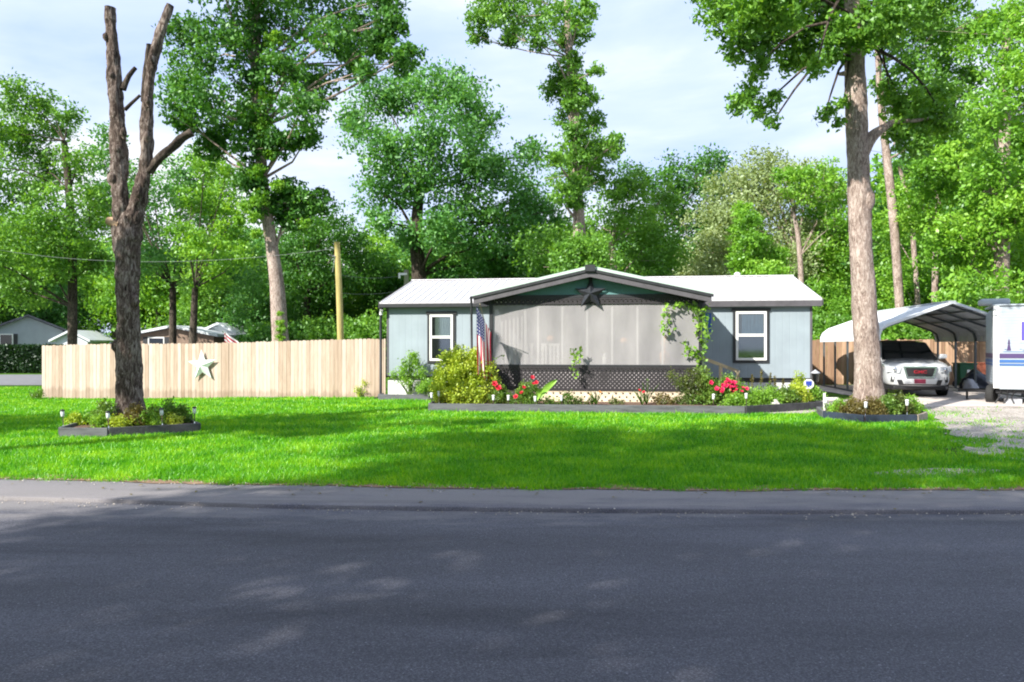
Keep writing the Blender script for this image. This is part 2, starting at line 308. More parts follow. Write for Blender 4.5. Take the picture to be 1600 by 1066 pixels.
# ------------------------------------------------------------------ mesh builder
class MB:
    def __init__(s): s.v = []; s.f = []; s.r = []; s.sm = []
    def add(s, vs, fs, rnd=None, smooth=False):
        o = len(s.v); s.v += [tuple(v) for v in vs]
        rv = random.random() if rnd is None else rnd
        for f in fs: s.f.append([i+o for i in f]); s.r.append(rv); s.sm.append(smooth)
    def box(s, x0, x1, y0, y1, z0, z1, M=None, rnd=None):
        vs = [(x0,y0,z0),(x1,y0,z0),(x1,y1,z0),(x0,y1,z0),(x0,y0,z1),(x1,y0,z1),(x1,y1,z1),(x0,y1,z1)]
        if M is not None: vs = [M @ Vector(v) for v in vs]
        s.add(vs, [(0,3,2,1),(4,5,6,7),(0,1,5,4),(1,2,6,5),(2,3,7,6),(3,0,4,7)], rnd)
    def cbox(s, c, d, M=None):
        s.box(c[0]-d[0]/2, c[0]+d[0]/2, c[1]-d[1]/2, c[1]+d[1]/2, c[2]-d[2]/2, c[2]+d[2]/2, M)
    def bar(s, a, b, w, h=None):
        a = Vector(a); b = Vector(b); h = h or w; d = b-a; L = d.length
        q = d.to_track_quat('X', 'Z').to_matrix().to_4x4(); M = Matrix.Translation(a) @ q
        s.box(0, L, -w/2, w/2, -h/2, h/2, M)
    def tube(s, pts, rad, n=10, cap=True, wob=0, ridge=0, step=None, seed=0):
        pts = [Vector(p) for p in pts]; rad = list(rad) if hasattr(rad, '__len__') else [rad]*len(pts)
        if step:
            P = []; Q = []
            for i in range(len(pts)-1):
                p0 = pts[max(i-1,0)]; p1 = pts[i]; p2 = pts[i+1]; p3 = pts[min(i+2,len(pts)-1)]
                k = max(1, int((p2-p1).length/step))
                for j in range(k):
                    t = j/k; t2=t*t; t3=t2*t
                    P.append(.5*((2*p1)+(p2-p0)*t+(2*p0-5*p1+4*p2-p3)*t2+(3*p1-p0-3*p2+p3)*t3)); Q.append(rad[i]*(1-t)+rad[i+1]*t)
            P.append(pts[-1]); Q.append(rad[-1]); pts, rad = P, Q
        rr = random.Random(seed); vs = []; fs = []; m = len(pts); ph = [rr.random()*6.28 for _ in range(8)]
        up = Vector((0,1,0.01)) if abs((pts[-1]-pts[0]).normalized().y) < .8 else Vector((1,0,0))
        for i, p in enumerate(pts):
            t = (pts[min(i+1,m-1)]-pts[max(i-1,0)]).normalized()
            a = t.cross(up).normalized(); b = t.cross(a)
            for j in range(n):
                an = 2*math.pi*j/n; k = 1
                if wob: k += wob*(math.sin(an*2+ph[0]+i*.21)+.7*math.sin(an*3+ph[1]-i*.33)+.6*math.sin(i*.9+ph[2]))*.5 + wob*rr.uniform(-.35,.35)
                if ridge: k += ridge*math.sin(an*9+math.sin(i*.5+ph[3])*1.5)+ridge*.7*math.sin(an*14+i*.4+ph[4])
                vs.append(p+(a*math.cos(an)+b*math.sin(an))*rad[i]*k)
        for i in range(m-1):
            for j in range(n):
                k = (j+1)%n; fs.append((i*n+j, i*n+k, (i+1)*n+k, (i+1)*n+j))
        s.add(vs, fs, smooth=True)
        if cap:
            o = len(s.v)-m*n
            s.f.append([o+j for j in range(n)]); s.r.append(.5); s.sm.append(False)
            s.f.append([o+(m-1)*n+j for j in reversed(range(n))]); s.r.append(.5); s.sm.append(False)
    def lathe(s, c, prof, n=16):
        vs = []; fs = []; m = len(prof)
        for r, z in prof:
            for j in range(n):
                a = 2*math.pi*j/n; vs.append((c[0]+r*math.cos(a), c[1]+r*math.sin(a), c[2]+z))
        for i in range(m-1):
            for j in range(n):
                k = (j+1)%n; fs.append((i*n+j, i*n+k, (i+1)*n+k, (i+1)*n+j))
        fs.append(tuple(reversed(range(n)))); fs.append(tuple((m-1)*n+j for j in range(n)))
        s.add(vs, fs, smooth=True)
    def prism(s, poly, z0, z1):
        n = len(poly); vs = [(x,y,z0) for x,y in poly]+[(x,y,z1) for x,y in poly]
        fs = [tuple(reversed(range(n))), tuple(range(n,2*n))]+[(i,(i+1)%n,n+(i+1)%n,n+i) for i in range(n)]
        s.add(vs, fs)
    def xprism(s, poly, y0, y1):   # poly in x,z extruded along y
        n = len(poly); vs = [(x,y0,z) for x,z in poly]+[(x,y1,z) for x,z in poly]
        fs = [tuple(range(n)), tuple(reversed(range(n,2*n)))]+[(i,n+i,n+(i+1)%n,(i+1)%n) for i in range(n)]
        s.add(vs, fs)
    def build(s, name, mat, parent=None, bevel=0, subsurf=0, solid=0):
        me = bpy.data.meshes.new(name); me.from_pydata(s.v, [], s.f); me.validate(); 
        if len(me.polygons) == len(s.r):
            at_ = me.attributes.new('rnd', 'FLOAT', 'FACE'); at_.data.foreach_set('value', s.r)
            me.polygons.foreach_set('use_smooth', s.sm)
        o = bpy.data.objects.new(name, me); COL.objects.link(o)
        me.materials.append(mat if not isinstance(mat, str) else MT[mat])
        if parent is not None: o.parent = parent
        if bevel:
            b = o.modifiers.new('bevel', 'BEVEL'); b.width = bevel; b.segments = 2; b.limit_method = 'ANGLE'
        if subsurf:
            b = o.modifiers.new('sub', 'SUBSURF'); b.levels = subsurf; b.render_levels = subsurf
        if solid:
            b = o.modifiers.new('solid', 'SOLIDIFY'); b.thickness = solid
        return o
def tag(o, label=None, cat=None, group=None, kind=None):
    if label: o['label'] = label
    if cat: o['category'] = cat
    if group: o['group'] = group
    if kind: o['kind'] = kind
    return o
def empty(name, loc, label, cat, group=None, rz=0):
    o = bpy.data.objects.new(name, None); COL.objects.link(o); o.location = loc; o.rotation_euler = (0,0,rz)
    o.empty_display_size = .2
    return tag(o, label, cat, group)
def children(o): return [c for c in bpy.data.objects if c.parent == o]
def copy_tree(o, parent=None):
    c = o.copy(); COL.objects.link(c)
    if parent is not None: c.parent = parent
    for ch in children(o):
        if ch != c: copy_tree(ch, c)
    return c

# ------------------------------------------------------------------ leaves
def leaf_obj(name, C, size, mat, parent=None, up=.35, aspect=.55, rndc=None, rng=RNG, hang=0.0):
    C = np.asarray(C, dtype=np.float64); n = len(C)
    nr = rng.normal(size=(n,3)); nr[:,2] = nr[:,2]*.8+up*1.2; nr /= np.linalg.norm(nr, axis=1, keepdims=True)
    t = rng.normal(size=(n,3)); t[:,2] -= hang; t -= (t*nr).sum(1, keepdims=True)*nr; t /= np.linalg.norm(t, axis=1, keepdims=True)+1e-9
    b = np.cross(nr, t)
    s = (size*rng.uniform(.6, 1.4, n))[:,None]
    V = np.empty((n,4,3)); V[:,0] = C-t*s*.5; V[:,1] = C+b*s*aspect*.5+nr*s*.10; V[:,2] = C+t*s*.5; V[:,3] = C-b*s*aspect*.5+nr*s*.10
    me = bpy.data.meshes.new(name); me.vertices.add(n*4); me.vertices.foreach_set('co', V.reshape(-1).astype(np.float32))
    me.loops.add(n*4); me.loops.foreach_set('vertex_index', np.arange(n*4, dtype=np.int32))
    me.polygons.add(n); me.polygons.foreach_set('loop_start', (np.arange(n)*4).astype(np.int32))
    me.update(calc_edges=True)
    a = me.attributes.new('rnd', 'FLOAT', 'FACE'); r = rng.uniform(0,1,n)
    if rndc is not None: r = r*.5+rndc*.5
    a.data.foreach_set('value', r.astype(np.float32))
    me.materials.append(MT[mat] if isinstance(mat, str) else mat)
    o = bpy.data.objects.new(name, me); COL.objects.link(o)
    if parent is not None: o.parent = parent
    return o
def crown_points(blobs, dens=1.0, leaf=.22, rng=RNG, clump=.42, fill=.35):
    """blobs: (x,y,z,r[,squash]); returns leaf centres and clump tones"""
    P = []; T = []
    for b in blobs:
        x, y, z, r = b[:4]; q = b[4] if len(b) > 4 else .85
        area = 4*math.pi*r*r
        cl = clump*min(1.0, max(.35, r/2.0))
        nc = max(6, int(area/(cl*cl*2.7)*dens))
        per = max(12, int(cl*cl*2.9/(leaf*leaf)*2.0))
        d = rng.normal(size=(nc,3)); d /= np.linalg.norm(d, axis=1, keepdims=True)
        rad = np.where(rng.uniform(size=nc) < fill, rng.uniform(.15,.75,nc), rng.uniform(.70,1.10,nc))
        # lumpy outline
        ph = rng.uniform(0, 6.28, 3)
        lump = 1+.16*np.sin(d[:,0]*5+ph[0])*np.cos(d[:,2]*4+ph[1])+.12*np.sin(d[:,1]*7+ph[2])
        c = d*(rad*lump*r)[:,None]; c[:,2] *= q; c += np.array([x,y,z])
        k = rng.integers(per//2, per+per//2+1, nc)
        idx = np.repeat(np.arange(nc), k)
        off = rng.normal(size=(len(idx),3))*cl*np.array([.62,.62,.40])
        P.append(c[idx]+off); T.append(np.repeat(rng.uniform(0,1,nc), k))
    return np.concatenate(P), np.concatenate(T)

def make_tree(name, label, base, trunk, blobs, mat='leaf_mid', leaf=.22, dens=1.0, barkm='bark_grey', group=None, limbs=True, seed=1, tn=12, up=.35, clump=.42, fill=.35, cat='tree', hang=0.0, ivy=None):
    rng = np.random.default_rng(seed)
    base = Vector(base); root = empty(name, base, label, cat, group); leaf = leaf*.72
    mb = MB(); tp = [Vector(p)-base for p, r in trunk]; tr = [r for p, r in trunk]
    if trunk:
        mb.tube(tp, tr, n=tn, wob=.08, step=.5, seed=seed)
        if limbs:
            rr = random.Random(seed)
            for b in blobs:
                c = Vector(b[:3])-base
                # leave the trunk below the blob
                best = min(range(len(tp)), key=lambda i: (tp[i]-c).length + (3 if tp[i].z > c.z-.3 else 0))
                a = tp[best]; ra = tr[best]
                if best+1 < len(tp) and tp[best].z < c.z-3: a = tp[best].lerp(tp[best+1], .5)
                mid = a.lerp(c, .5)+Vector((rr.uniform(-.3,.3), rr.uniform(-.3,.3), rr.uniform(-.1,.5)))
                mb.tube([a, mid, c], [ra*.30, ra*.18, ra*.07], n=6, step=.8, wob=.05, seed=seed)
                for _ in range(3):
                    e = c+Vector((rr.gauss(0,1), rr.gauss(0,1), rr.gauss(.2,.7)))*b[3]*.6
                    mb.tube([mid.lerp(c,.5), e], [ra*.09, ra*.03], n=5, cap=False)
        mb.build('trunk', barkm, root)
    if blobs:
        P, T = crown_points([(b[0]-base.x, b[1]-base.y, b[2]-base.z, *b[3:]) for b in blobs], dens, leaf, rng, clump, fill)
        leaf_obj('crown', P, leaf, mat, root, up=up, rndc=T, rng=rng, hang=hang)
    return root
def pxblobs(lst, Y, seed=3, depth=.5):
    rr = random.Random(seed); out = []
    for it in lst:
        px, py, rp = it[:3]; dy = it[3] if len(it) > 3 else rr.uniform(-depth, depth)*3
        r = rp/F*Y; p = at(px, py, Y+dy); out.append((p.x, p.y, p.z, r*(Y+dy)/Y))
    return out
def pxtrunk(lst, Y): return [(at(px, py, Y), w/2/F*Y) for px, py, w in lst]

# ================================================================== SETTING
EX = [-60,-15,-6.15,-3.72,-1.45,.71,2.83,5.71,12,60]; EY = [15.5,10.6,9.23,8.93,8.69,8.53,8.50,8.57,8.8,11]
LX = [-60,-15,-5.36,-3.93,-2.55,0,2.46,4.92,12,60];  LY = [14.0,9.4,8.03,7.87,7.65,7.47,7.38,7.38,7.55,9.6]
def edgeY(x): return np.interp(x, EX, EY)
def lipY(x): return np.interp(x, LX, LY)
def sheet(name, us, vs, fn, mat, kind='structure'):
    V = [fn(u, v) for v in vs for u in us]; nu = len(us)
    Fc = [(j*nu+i, j*nu+i+1, (j+1)*nu+i+1, (j+1)*nu+i) for j in range(len(vs)-1) for i in range(nu-1)]
    me = bpy.data.meshes.new(name); me.from_pydata([tuple(map(float, v)) for v in V], [], Fc); me.materials.append(MT[mat])
    me.polygons.foreach_set('use_smooth', [True]*len(Fc))
    o = bpy.data.objects.new(name, me); COL.objects.link(o); tag(o, kind=kind); return o
def groundz(x, y):
    e = edgeY(x); z = gza(x, y)
    return z - .07*(1-sst((y-e+.35)/.35))
gxs = sorted(set([-900,-400,-200,-120,-80,-60,-45,-35]+list(np.arange(-28, 30, .7))+[32,40,50,70,100,200,400,900]))
gys = sorted(set([-300,-100,-50,-25,-12,-6,0,4,6,7]+list(np.arange(7.4, 11, .18))+list(np.arange(11, 36, .9))+[38,42,50,60,80,120,200,400,900]))
sheet('ground', gxs, gys, lambda x, y: (x, y, groundz(x, y)), 'ground')
rx = [-60,-40,-25]+list(np.arange(-18, 18.1, .75))+[25,40,60]
sheet('road', rx, [0,.2,.4,.6,.8,1], lambda x, t: (x, .2+(lipY(x)-.15)*t, -.004), 'asphalt')
rs = random.Random(5)
jit = {x: rs.uniform(-.03,.03) for x in rx}
fx = [-60,-40,-25]+list(np.arange(-14, 14.01, .12))+[25,40,60]
ej = np.interp(fx, fx, [rs.uniform(-.05,.05)+.05*math.sin(x*2.1) for x in fx]); ejd = dict(zip(fx, ej)); ljd = {x: rs.uniform(-.012,.012) for x in fx}
def stripf(x, t):
    l = lipY(x)+ljd[x]; e = edgeY(x)+.10+ejd[x]*.5
    tt = [0, .0, .03, .5, .9, 1][t]; zz = [-.02, .028, .036, .030, .014, -.02][t]
    return (x, l+(e-l)*tt, zz)
sheet('road_edge_strip', fx, [0,1,2,3,4,5], stripf, 'asphalt_strip')
sheet('dirt_verge', fx, [0,1], lambda x, t: (x, edgeY(x)+(-.05+ejd[x]*.8 if t == 0 else .32+ejd[x]*2), .022 if t==0 else .012), 'earth_edge')
sheet('side_road', [-90,-60,-40,-30,-22,-16,-10], [36, 40, 44, 50], lambda x, y: (x, y+(x+16)*.05, gza(x, y)+.02), 'side_asphalt')

# drive
DP = [(10.9,30),(10.7,20),(9.2,16.6),(8.2,14.4),(7.3,12.7),(6.9,11.4),(7.4,10.3),(12,9.9),(26,9.8),(26,30)]
def inpoly(X, Y, P):
    X = np.asarray(X, float); Y = np.asarray(Y, float); r = np.zeros(X.shape, bool); n = len(P); j = n-1
    for i in range(n):
        xi, yi = P[i]; xj, yj = P[j]
        c = ((yi > Y) != (yj > Y)) & (X < (xj-xi)*(Y-yi)/(yj-yi+1e-12)+xi); r ^= c; j = i
    return r
def polydist(X, Y, P):
    d = np.full(np.shape(X), 1e9)
    for i in range(len(P)):
        ax, ay = P[i]; bx, by = P[(i+1)%len(P)]; dx, dy = bx-ax, by-ay
        t = np.clip(((X-ax)*dx+(Y-ay)*dy)/(dx*dx+dy*dy), 0, 1); d = np.minimum(d, np.hypot(X-ax-t*dx, Y-ay-t*dy))
    return d
def wnoise(X, Y, s=0):
    return (np.sin(X*1.7+s+1.3*np.sin(Y*.9+s))+np.sin(Y*2.3-X*.8+s*2)+.7*np.sin(X*4.1+Y*3.3+s)+.5*np.sin(X*7.7-Y*6.1+s*3))/3.2
def ring(P, step=.35, amp=.16, s=0):
    out = []
    for i in range(len(P)):
        a = Vector(P[i]); b = Vector(P[(i+1)%len(P)]); k = max(1, int((b-a).length/step))
        for j in range(k):
            p = a.lerp(b, j/k); out.append((p.x+amp*float(wnoise(p.x*3, p.y*3, s)), p.y+amp*float(wnoise(p.x*3, p.y*3, s+5))))
    return out
def flatpoly(name, P, dz, mat, amp=.16, s=0):
    import bmesh
    from mathutils.geometry import delaunay_2d_cdt
    rg = ring(P, .35, amp, s); inner = []
    xs = [p[0] for p in rg]; ys = [p[1] for p in rg]
    for x in np.arange(min(xs), max(xs), .7):
        for y in np.arange(min(ys), max(ys), .7):
            if inpoly(x, y, rg): inner.append((x, y))
    vs = [Vector(p) for p in rg+inner]; n = len(rg)
    r = delaunay_2d_cdt(vs, [], [list(range(n))], 1, 1e-5)
    me = bpy.data.meshes.new(name); me.from_pydata([(v.x, v.y, float(groundz(v.x, v.y))+dz) for v in r[0]], [], [list(f) for f in r[2]])
    me.materials.append(MT[mat]); o = bpy.data.objects.new(name, me); COL.objects.link(o); tag(o, kind='structure'); return o
flatpoly('gravel_drive', DP, .012, 'gravel', .22, 1)
flatpoly('gravel_patch', [(4.3,9.5),(5.0,9.35),(5.7,9.5),(6.4,9.9),(5.6,10.1),(4.8,9.9)], .010, 'gravel', .12, 3)
flatpoly('gravel_path', [(5.6,18.35),(7.0,18.2),(7.6,18.9),(9.3,18.9),(10.6,20.2),(10.2,23),(8.4,22.6),(8.0,19.8),(7.6,19.3)], .014, 'gravel', .1, 4)
def lot(u, v): return (-3.87+.990268*u+.139173*v, 23.8-.139173*u+.990268*v)
flatpoly('concrete_pad', [(10.9,29.5),(10.6,19.9),(15.5,19.0),(17.5,28.6)], .018, 'concrete', .03, 7)

# beds (timber edging > soil)
def bed(label, P, mats, h=.19, th=.045, soilP=None, skip=()):
    c = Vector((sum(p[0] for p in P)/len(P), sum(p[1] for p in P)/len(P), 0)); c.z = gz(c.x, c.y)
    root = empty('flower_bed', c, label, 'flower bed')
    so = MB(); sp = soilP or P; so.prism([(x-c.x, y-c.y) for x, y in sp], -.05, h-.05); so.build('soil', 'mulch', root)
    n = len(P)
    for i in range(n):
        if i in skip: continue
        a = Vector(P[i]); b = Vector(P[(i+1)%n]); d = (b-a).normalized(); nn = Vector((d.y, -d.x))
        m = MB(); q = [a, b-d*.004, b-d*.004+nn*th, a+nn*th]
        m.prism([(p.x-c.x, p.y-c.y) for p in q], -.06+.003*(i%2), h+.004*(i%2))
        m.build('edging_board', mats[i % len(mats)], root, bevel=.006)
    return root
LB = [(-8.02,13.65),(-7.14,13.6),(-5.88,14.4),(-6.75,15.75),(-7.6,16.0),(-8.3,14.9)]
RB = [(6.95,17.1),(7.4,16.1),(8.5,16.15),(9.1,16.9),(8.6,18.2),(7.3,18.3)]
FBp = [(-2.03,19.0),(5.5,18.15),(7.9,19.6),(8.2,22.05),(-1.9,23.45)]
SBp = [(-4.0,23.15),(-2.0,22.87),(-1.98,23.4),(-3.95,23.7)]
bed('low flower bed edged in grey and black boards round the bare tree', LB, ['timber_grey','timber_dark','timber_dark','timber_dark','timber_grey','timber_grey'], .17)
bed('flower bed edged in navy boards round the tall leafy tree', RB, ['timber_navy','timber_navy','timber_tan','timber_grey','timber_grey','timber_grey'], .17)
bed('long flower bed edged with grey timber in front of the porch', FBp, ['timber_grey','timber_dark','timber_dark','timber_dark','timber_grey'], .2, skip=(3,))
bed('short timber edged bed under the left window beside the fence', SBp, ['timber_grey'], .17, skip=(2,))
HOUSEP = [lot(-.1,-.05), lot(3.5,-.05), lot(3.6,-2.7), lot(9.35,-2.7), lot(9.4,-.05), lot(12.7,-.05), lot(12.7,7.3), lot(-.1,7.3)]

# grass
def grass():
    rng = np.random.default_rng(5); n = 640000
    Y = 8.3+26*rng.uniform(0,1,n)**1.7; X = rng.uniform(-.78,.76,n)*Y+rng.uniform(-1,1,n)
    jitter = .10*wnoise(X*3, Y*0, 2)+.07*wnoise(X*11, Y*0, 7)+rng.uniform(-.09,.05,n)
    ok = Y > edgeY(X)+.02+jitter
    for P in (LB, RB, FBp, SBp, HOUSEP): ok &= ~inpoly(X, Y, P)
    # back limit: the front fence line
    fy = np.interp(X, [-60,-16.5,-16.4,-4.0,9,40], [34,34,26.8,23.9,22,30]); ok &= Y < fy
    ind = inpoly(X, Y, DP); dd = polydist(X, Y, DP)
    nz = wnoise(X*1.3, Y*1.3, 4)
    keep = np.where(ind, (rng.uniform(0,1,n) < np.clip(.75-dd*.42, .02, 1)*np.where(nz > .05, 1, .10)*np.where(Y < 13.5, 1.5, .45)), True)
    ok &= keep
    outb = (~ind) & (dd < 1.6) & (Y < 17); ok &= ~(outb & (nz < -.15) & (rng.uniform(0,1,n) < .75*(1-dd/1.6)))
    pp = [(4.3,9.5),(5.0,9.35),(5.7,9.5),(6.4,9.9),(5.6,10.1),(4.8,9.9)]; ok &= ~(inpoly(X, Y, pp) & (rng.uniform(0,1,n) < .55))
    gp = [(5.6,18.35),(7.0,18.2),(7.6,18.9),(9.3,18.9),(10.6,20.2),(10.2,23),(8.4,22.6),(8.0,19.8),(7.6,19.3)]; ok &= ~(inpoly(X, Y, gp) & (rng.uniform(0,1,n) < .97))
    ok &= ~inpoly(X, Y, [(10.9,29.5),(10.6,19.9),(15.5,19.0),(17.5,28.6)])
    thin = wnoise(X*2.2, Y*2.2, 9); ok &= ~((Y < edgeY(X)+.35) & (thin > .15) & (rng.uniform(0,1,n) < .6))
    X = X[ok]; Y = Y[ok]; n = len(X)
    Z = groundz(X, Y)
    h = rng.uniform(.030,.075,n)*(1+.35*wnoise(X*2, Y*2, 6)); tall = rng.uniform(0,1,n) > .985; h = np.where(tall, h*1.9, h)
    w = .006+.0011*Y*rng.uniform(.6,1.3,n)
    an = rng.uniform(0, 2*np.pi, n); dx = np.cos(an)*w*.5; dy = np.sin(an)*w*.5
    lx = rng.normal(0,.5,n)*h; ly = rng.normal(0,.5,n)*h
    V = np.empty((n,3,3)); V[:,0] = np.stack([X-dx, Y-dy, Z-.005],1); V[:,1] = np.stack([X+dx, Y+dy, Z-.005],1); V[:,2] = np.stack([X+lx, Y+ly, Z+h],1)
    me = bpy.data.meshes.new('grass'); me.vertices.add(n*3); me.vertices.foreach_set('co', V.reshape(-1).astype(np.float32))
    me.loops.add(n*3); me.loops.foreach_set('vertex_index', np.arange(n*3, dtype=np.int32)); me.polygons.add(n); me.polygons.foreach_set('loop_start', (np.arange(n)*3).astype(np.int32))
    me.update(calc_edges=True); a = me.attributes.new('rnd','FLOAT','FACE'); a.data.foreach_set('value', rng.uniform(0,1,n).astype(np.float32))
    me.materials.append(MT['grass']); o = bpy.data.objects.new('lawn_grass', me); COL.objects.link(o)
    tag(o, 'bright green mown lawn between the road and the house', 'grass', kind='stuff')
grass()
# fallen leaves and pebbles along the asphalt strip
rng = np.random.default_rng(8); n = 170
X = rng.uniform(-9,9,n); Y = edgeY(X)-np.abs(rng.normal(0,.35,n)); Z = np.full(n, .035)
Z = np.where(Y < lipY(X), .004, Z)
fo = leaf_obj('fallen_leaves', np.stack([X,Y,Z+.006],1), .045, 'leaf_brown', up=6, rng=rng)
tag(fo, 'scattered small dry leaves along the road edge', 'leaves', kind='stuff')

rng = np.random.default_rng(12); n = 900
X = rng.uniform(-9,9,n); Y = np.where(rng.uniform(0,1,n) < .55, lipY(X)-np.abs(rng.normal(0,.10,n)), edgeY(X)-np.abs(rng.normal(0,.14,n))); Zr = np.where(Y < lipY(X)-.01, .0, .032)
m = MB()
for k in range(n):
    r_ = float(rng.uniform(.004,.014)); x_, y_, z_ = float(X[k]), float(Y[k]), float(Zr[k]); a_ = float(rng.uniform(0,6.28)); pts_ = [(x_+r_*math.cos(a_+t), y_+r_*math.sin(a_+t), z_) for t in (0,1.7,3.1,4.6)]+[(x_,y_,z_+r_*.9)]
    m.add(pts_, [(0,1,4),(1,2,4),(2,3,4),(3,0,4)])
tag(m.build('grit', 'gravel'), 'loose grit scattered along the road edge', 'grit', kind='stuff')
# ================================================================== HOUSE
HZR = R(-8.0)
house = empty('house', (-3.87,23.8,0), 'low grey blue house with a white metal roof and a screened gabled porch', 'house', rz=HZR)
def glassmat():
    m, nt, out = newmat('window_glass'); L = nt.links.new
    t = N(nt, 'ShaderNodeBsdfTransparent'); t.inputs[0].default_value = (.75,.8,.78,1); g = N(nt, 'ShaderNodeBsdfGlossy', Roughness=.04)
    x = N(nt, 'ShaderNodeMixShader', Fac=.16); L(t.outputs[0], x.inputs[1]); L(g.outputs[0], x.inputs[2]); L(x.outputs[0], out.inputs[0]); return m
MT['window_glass'] = glassmat()
W = 12.6; D = 7.35
m = MB(); m.box(0,W,0,D,.70,2.86); m.build('wall', 'siding', house)
g = MB()
for u in (0.0, W-.1):
    g = MB()
    vs = [(u,0,2.86),(u+.1,0,2.86),(u,D,2.86),(u+.1,D,2.86),(u,D/2,3.84),(u+.1,D/2,3.84)]
    g.add(vs, [(0,2,4),(1,5,3),(0,4,5,1),(2,3,5,4),(0,1,3,2)])
    g.build('gable_wall', 'siding', house)
m = MB(); m.box(.06,W-.06,.06,D-.06,.56,.70); m.build('floor_beam', 'black_trim', house)
m = MB(); m.box(.02,W-.02,.02,D-.02,-.25,.56)
for k in range(14): m.box(.3+k*.9,.33+k*.9,.006,.02,-.2,.56)
m.build('skirting', 'skirt_white', house)
# roof: ribbed metal
rf = MB(); ez, rz_, ev, rv = 2.93, 3.93, -.13, D/2
sl = (rz_-ez)/(rv-ev)
for s in (0, 1):
    def P(u, v, dz): 
        vv = v if s == 0 else D-v
        return (u, vv, ez+(v-ev)*sl+dz)
    a = [P(-.2,ev,0),P(W+.25,ev,0),P(W+.25,rv,0),P(-.2,rv,0)]; b = [P(-.2,ev,.035),P(W+.25,ev,.035),P(W+.25,rv,.035),P(-.2,rv,.035)]
    rf.add(a+b, [(0,1,2,3),(4,5,6,7),(0,1,5,4),(1,2,6,5),(2,3,7,6),(3,0,4,7)])
    u = -.16
    while u < W+.22:
        r = [P(u,ev-.012,.035),P(u+.05,ev-.012,.035),P(u+.05,rv,.035),P(u,rv,.035),P(u+.012,ev-.012,.066),P(u+.038,ev-.012,.066),P(u+.038,rv,.066),P(u+.012,rv,.066)]
        rf.add(r, [(4,5,6,7),(0,1,5,4),(1,2,6,5),(3,0,4,7)]); u += .24
roof = rf.build('roof', 'roof_white', house)
m = MB(); m.bar((-.22,rv,rz_+.05),(W+.27,rv,rz_+.05),.22,.03); m.build('ridge_cap', 'roof_white', roof)
m = MB(); m.lathe((11.2,4.6,3.8),[(.06,0),(.06,.26),(.11,.27),(.11,.36),(.03,.40)],12); m.build('vent_pipe', 'white_plastic', roof)
m = MB(); m.box(-.2,3.2,ev-.10,ev-.002,2.80,2.925); m.build('gutter', 'black_trim', house, bevel=.015)
m = MB(); m.box(9.3,W+.25,ev-.035,ev-.002,2.76,2.925); m.build('fascia_board', 'grey_board', house)
m = MB(); m.box(-.17,W+.22,ev+.02,0,2.84,2.87); m.build('soffit', 'black_trim', house)
for u in (-.235, W+.25):
    m = MB()
    for s in (0,1):
        y0, y1 = (ev, rv) if s == 0 else (D-ev, rv)
        m.add([(u,y0,ez-.14),(u+.035,y0,ez-.14),(u+.035,y1,rz_-.14),(u,y1,rz_-.14),(u,y0,ez+.04),(u+.035,y0,ez+.04),(u+.035,y1,rz_+.04),(u,y1,rz_+.04)], [(0,1,2,3),(4,5,6,7),(0,1,5,4),(1,2,6,5),(2,3,7,6),(3,0,4,7)])
    m.build('rake_board', 'grey_board', house)
m = MB(); m.box(-.012,.05,-.012,.05,.70,2.84); m.build('corner_trim', 'grey_board', house)
m = MB(); m.box(W-.05,W+.012,-.012,.05,.70,2.84); m.build('corner_trim', 'grey_board', house)
m = MB(); m.tube([(-.12,ev-.06,2.80),(-.12,ev-.02,2.70),(-.17,ev+.02,2.55),(-.17,ev+.02,.08),(-.30,ev-.22,.0)], .042, n=8)
ds = m.build('downspout', 'black_trim', house)
m = MB(); m.tube([(-.12,ev-.06,2.74),(-.16,ev,2.60)], .05, n=8); m.build('elbow', 'white_plastic', ds)
m = MB(); m.tube([(3.22,-2.95,2.93),(3.22,-2.90,2.80),(3.24,-2.88,.2)], .032, n=8); m.build('downspout', 'black_trim', house)

def window(u0, u1, z0, z1, cur, name='window'):
    root = MB(); t = .075
    root.box(u0,u1,-.03,-.002,z0,z0+t); root.box(u0-.035,u1+.035,-.045,-.002,z1-t,z1+.02); root.box(u0,u0+t,-.03,-.002,z0+t,z1-t); root.box(u1-t,u1,-.03,-.002,z0+t,z1-t)
    w = root.build(name, 'black_trim', house)
    a0,a1,b0,b1 = u0+t+.002,u1-t-.002,z0+t+.002,z1-t-.002; f = .07; zm = (b0+b1)/2+.02
    fr = MB(); fr.box(a0,a1,-.055,-.004,b0,b0+f); fr.box(a0,a1,-.055,-.004,b1-f,b1); fr.box(a0,a0+f,-.055,-.004,b0+f,b1-f); fr.box(a1-f,a1,-.055,-.004,b0+f,b1-f)
    fr.box(a0+f,a1-f,-.05,-.006,zm-.04,zm+.04); fr.build('frame', 'window_white', w, bevel=.006)
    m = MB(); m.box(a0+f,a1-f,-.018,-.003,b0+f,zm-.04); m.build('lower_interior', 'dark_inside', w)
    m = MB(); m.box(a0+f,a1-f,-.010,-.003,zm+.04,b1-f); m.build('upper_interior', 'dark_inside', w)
    cm = MB(); x = a0+f+.10; zz0 = zm+.042; n = 18; vs = []; 
    x1 = a1-f-.02
    for i in range(n+1):
        q = x+(x1-x)*i/n; y = -.020-.006*math.sin(i*2.1); vs += [(q,y,zz0),(q,y,b1-f-.002)]
    cm.add(vs, [(2*i,2*i+2,2*i+3,2*i+1) for i in range(n)]); cm.build('curtain', cur, w)
    gl = MB(); gl.box(a0+f,a1-f,-.034,-.030,b0+f,b1-f); gl.build('pane', 'window_glass', w)
    return w
window(1.284,2.169,1.09,2.66,'curtain')
window(10.40,11.42,1.13,2.70,'curtain_blue')

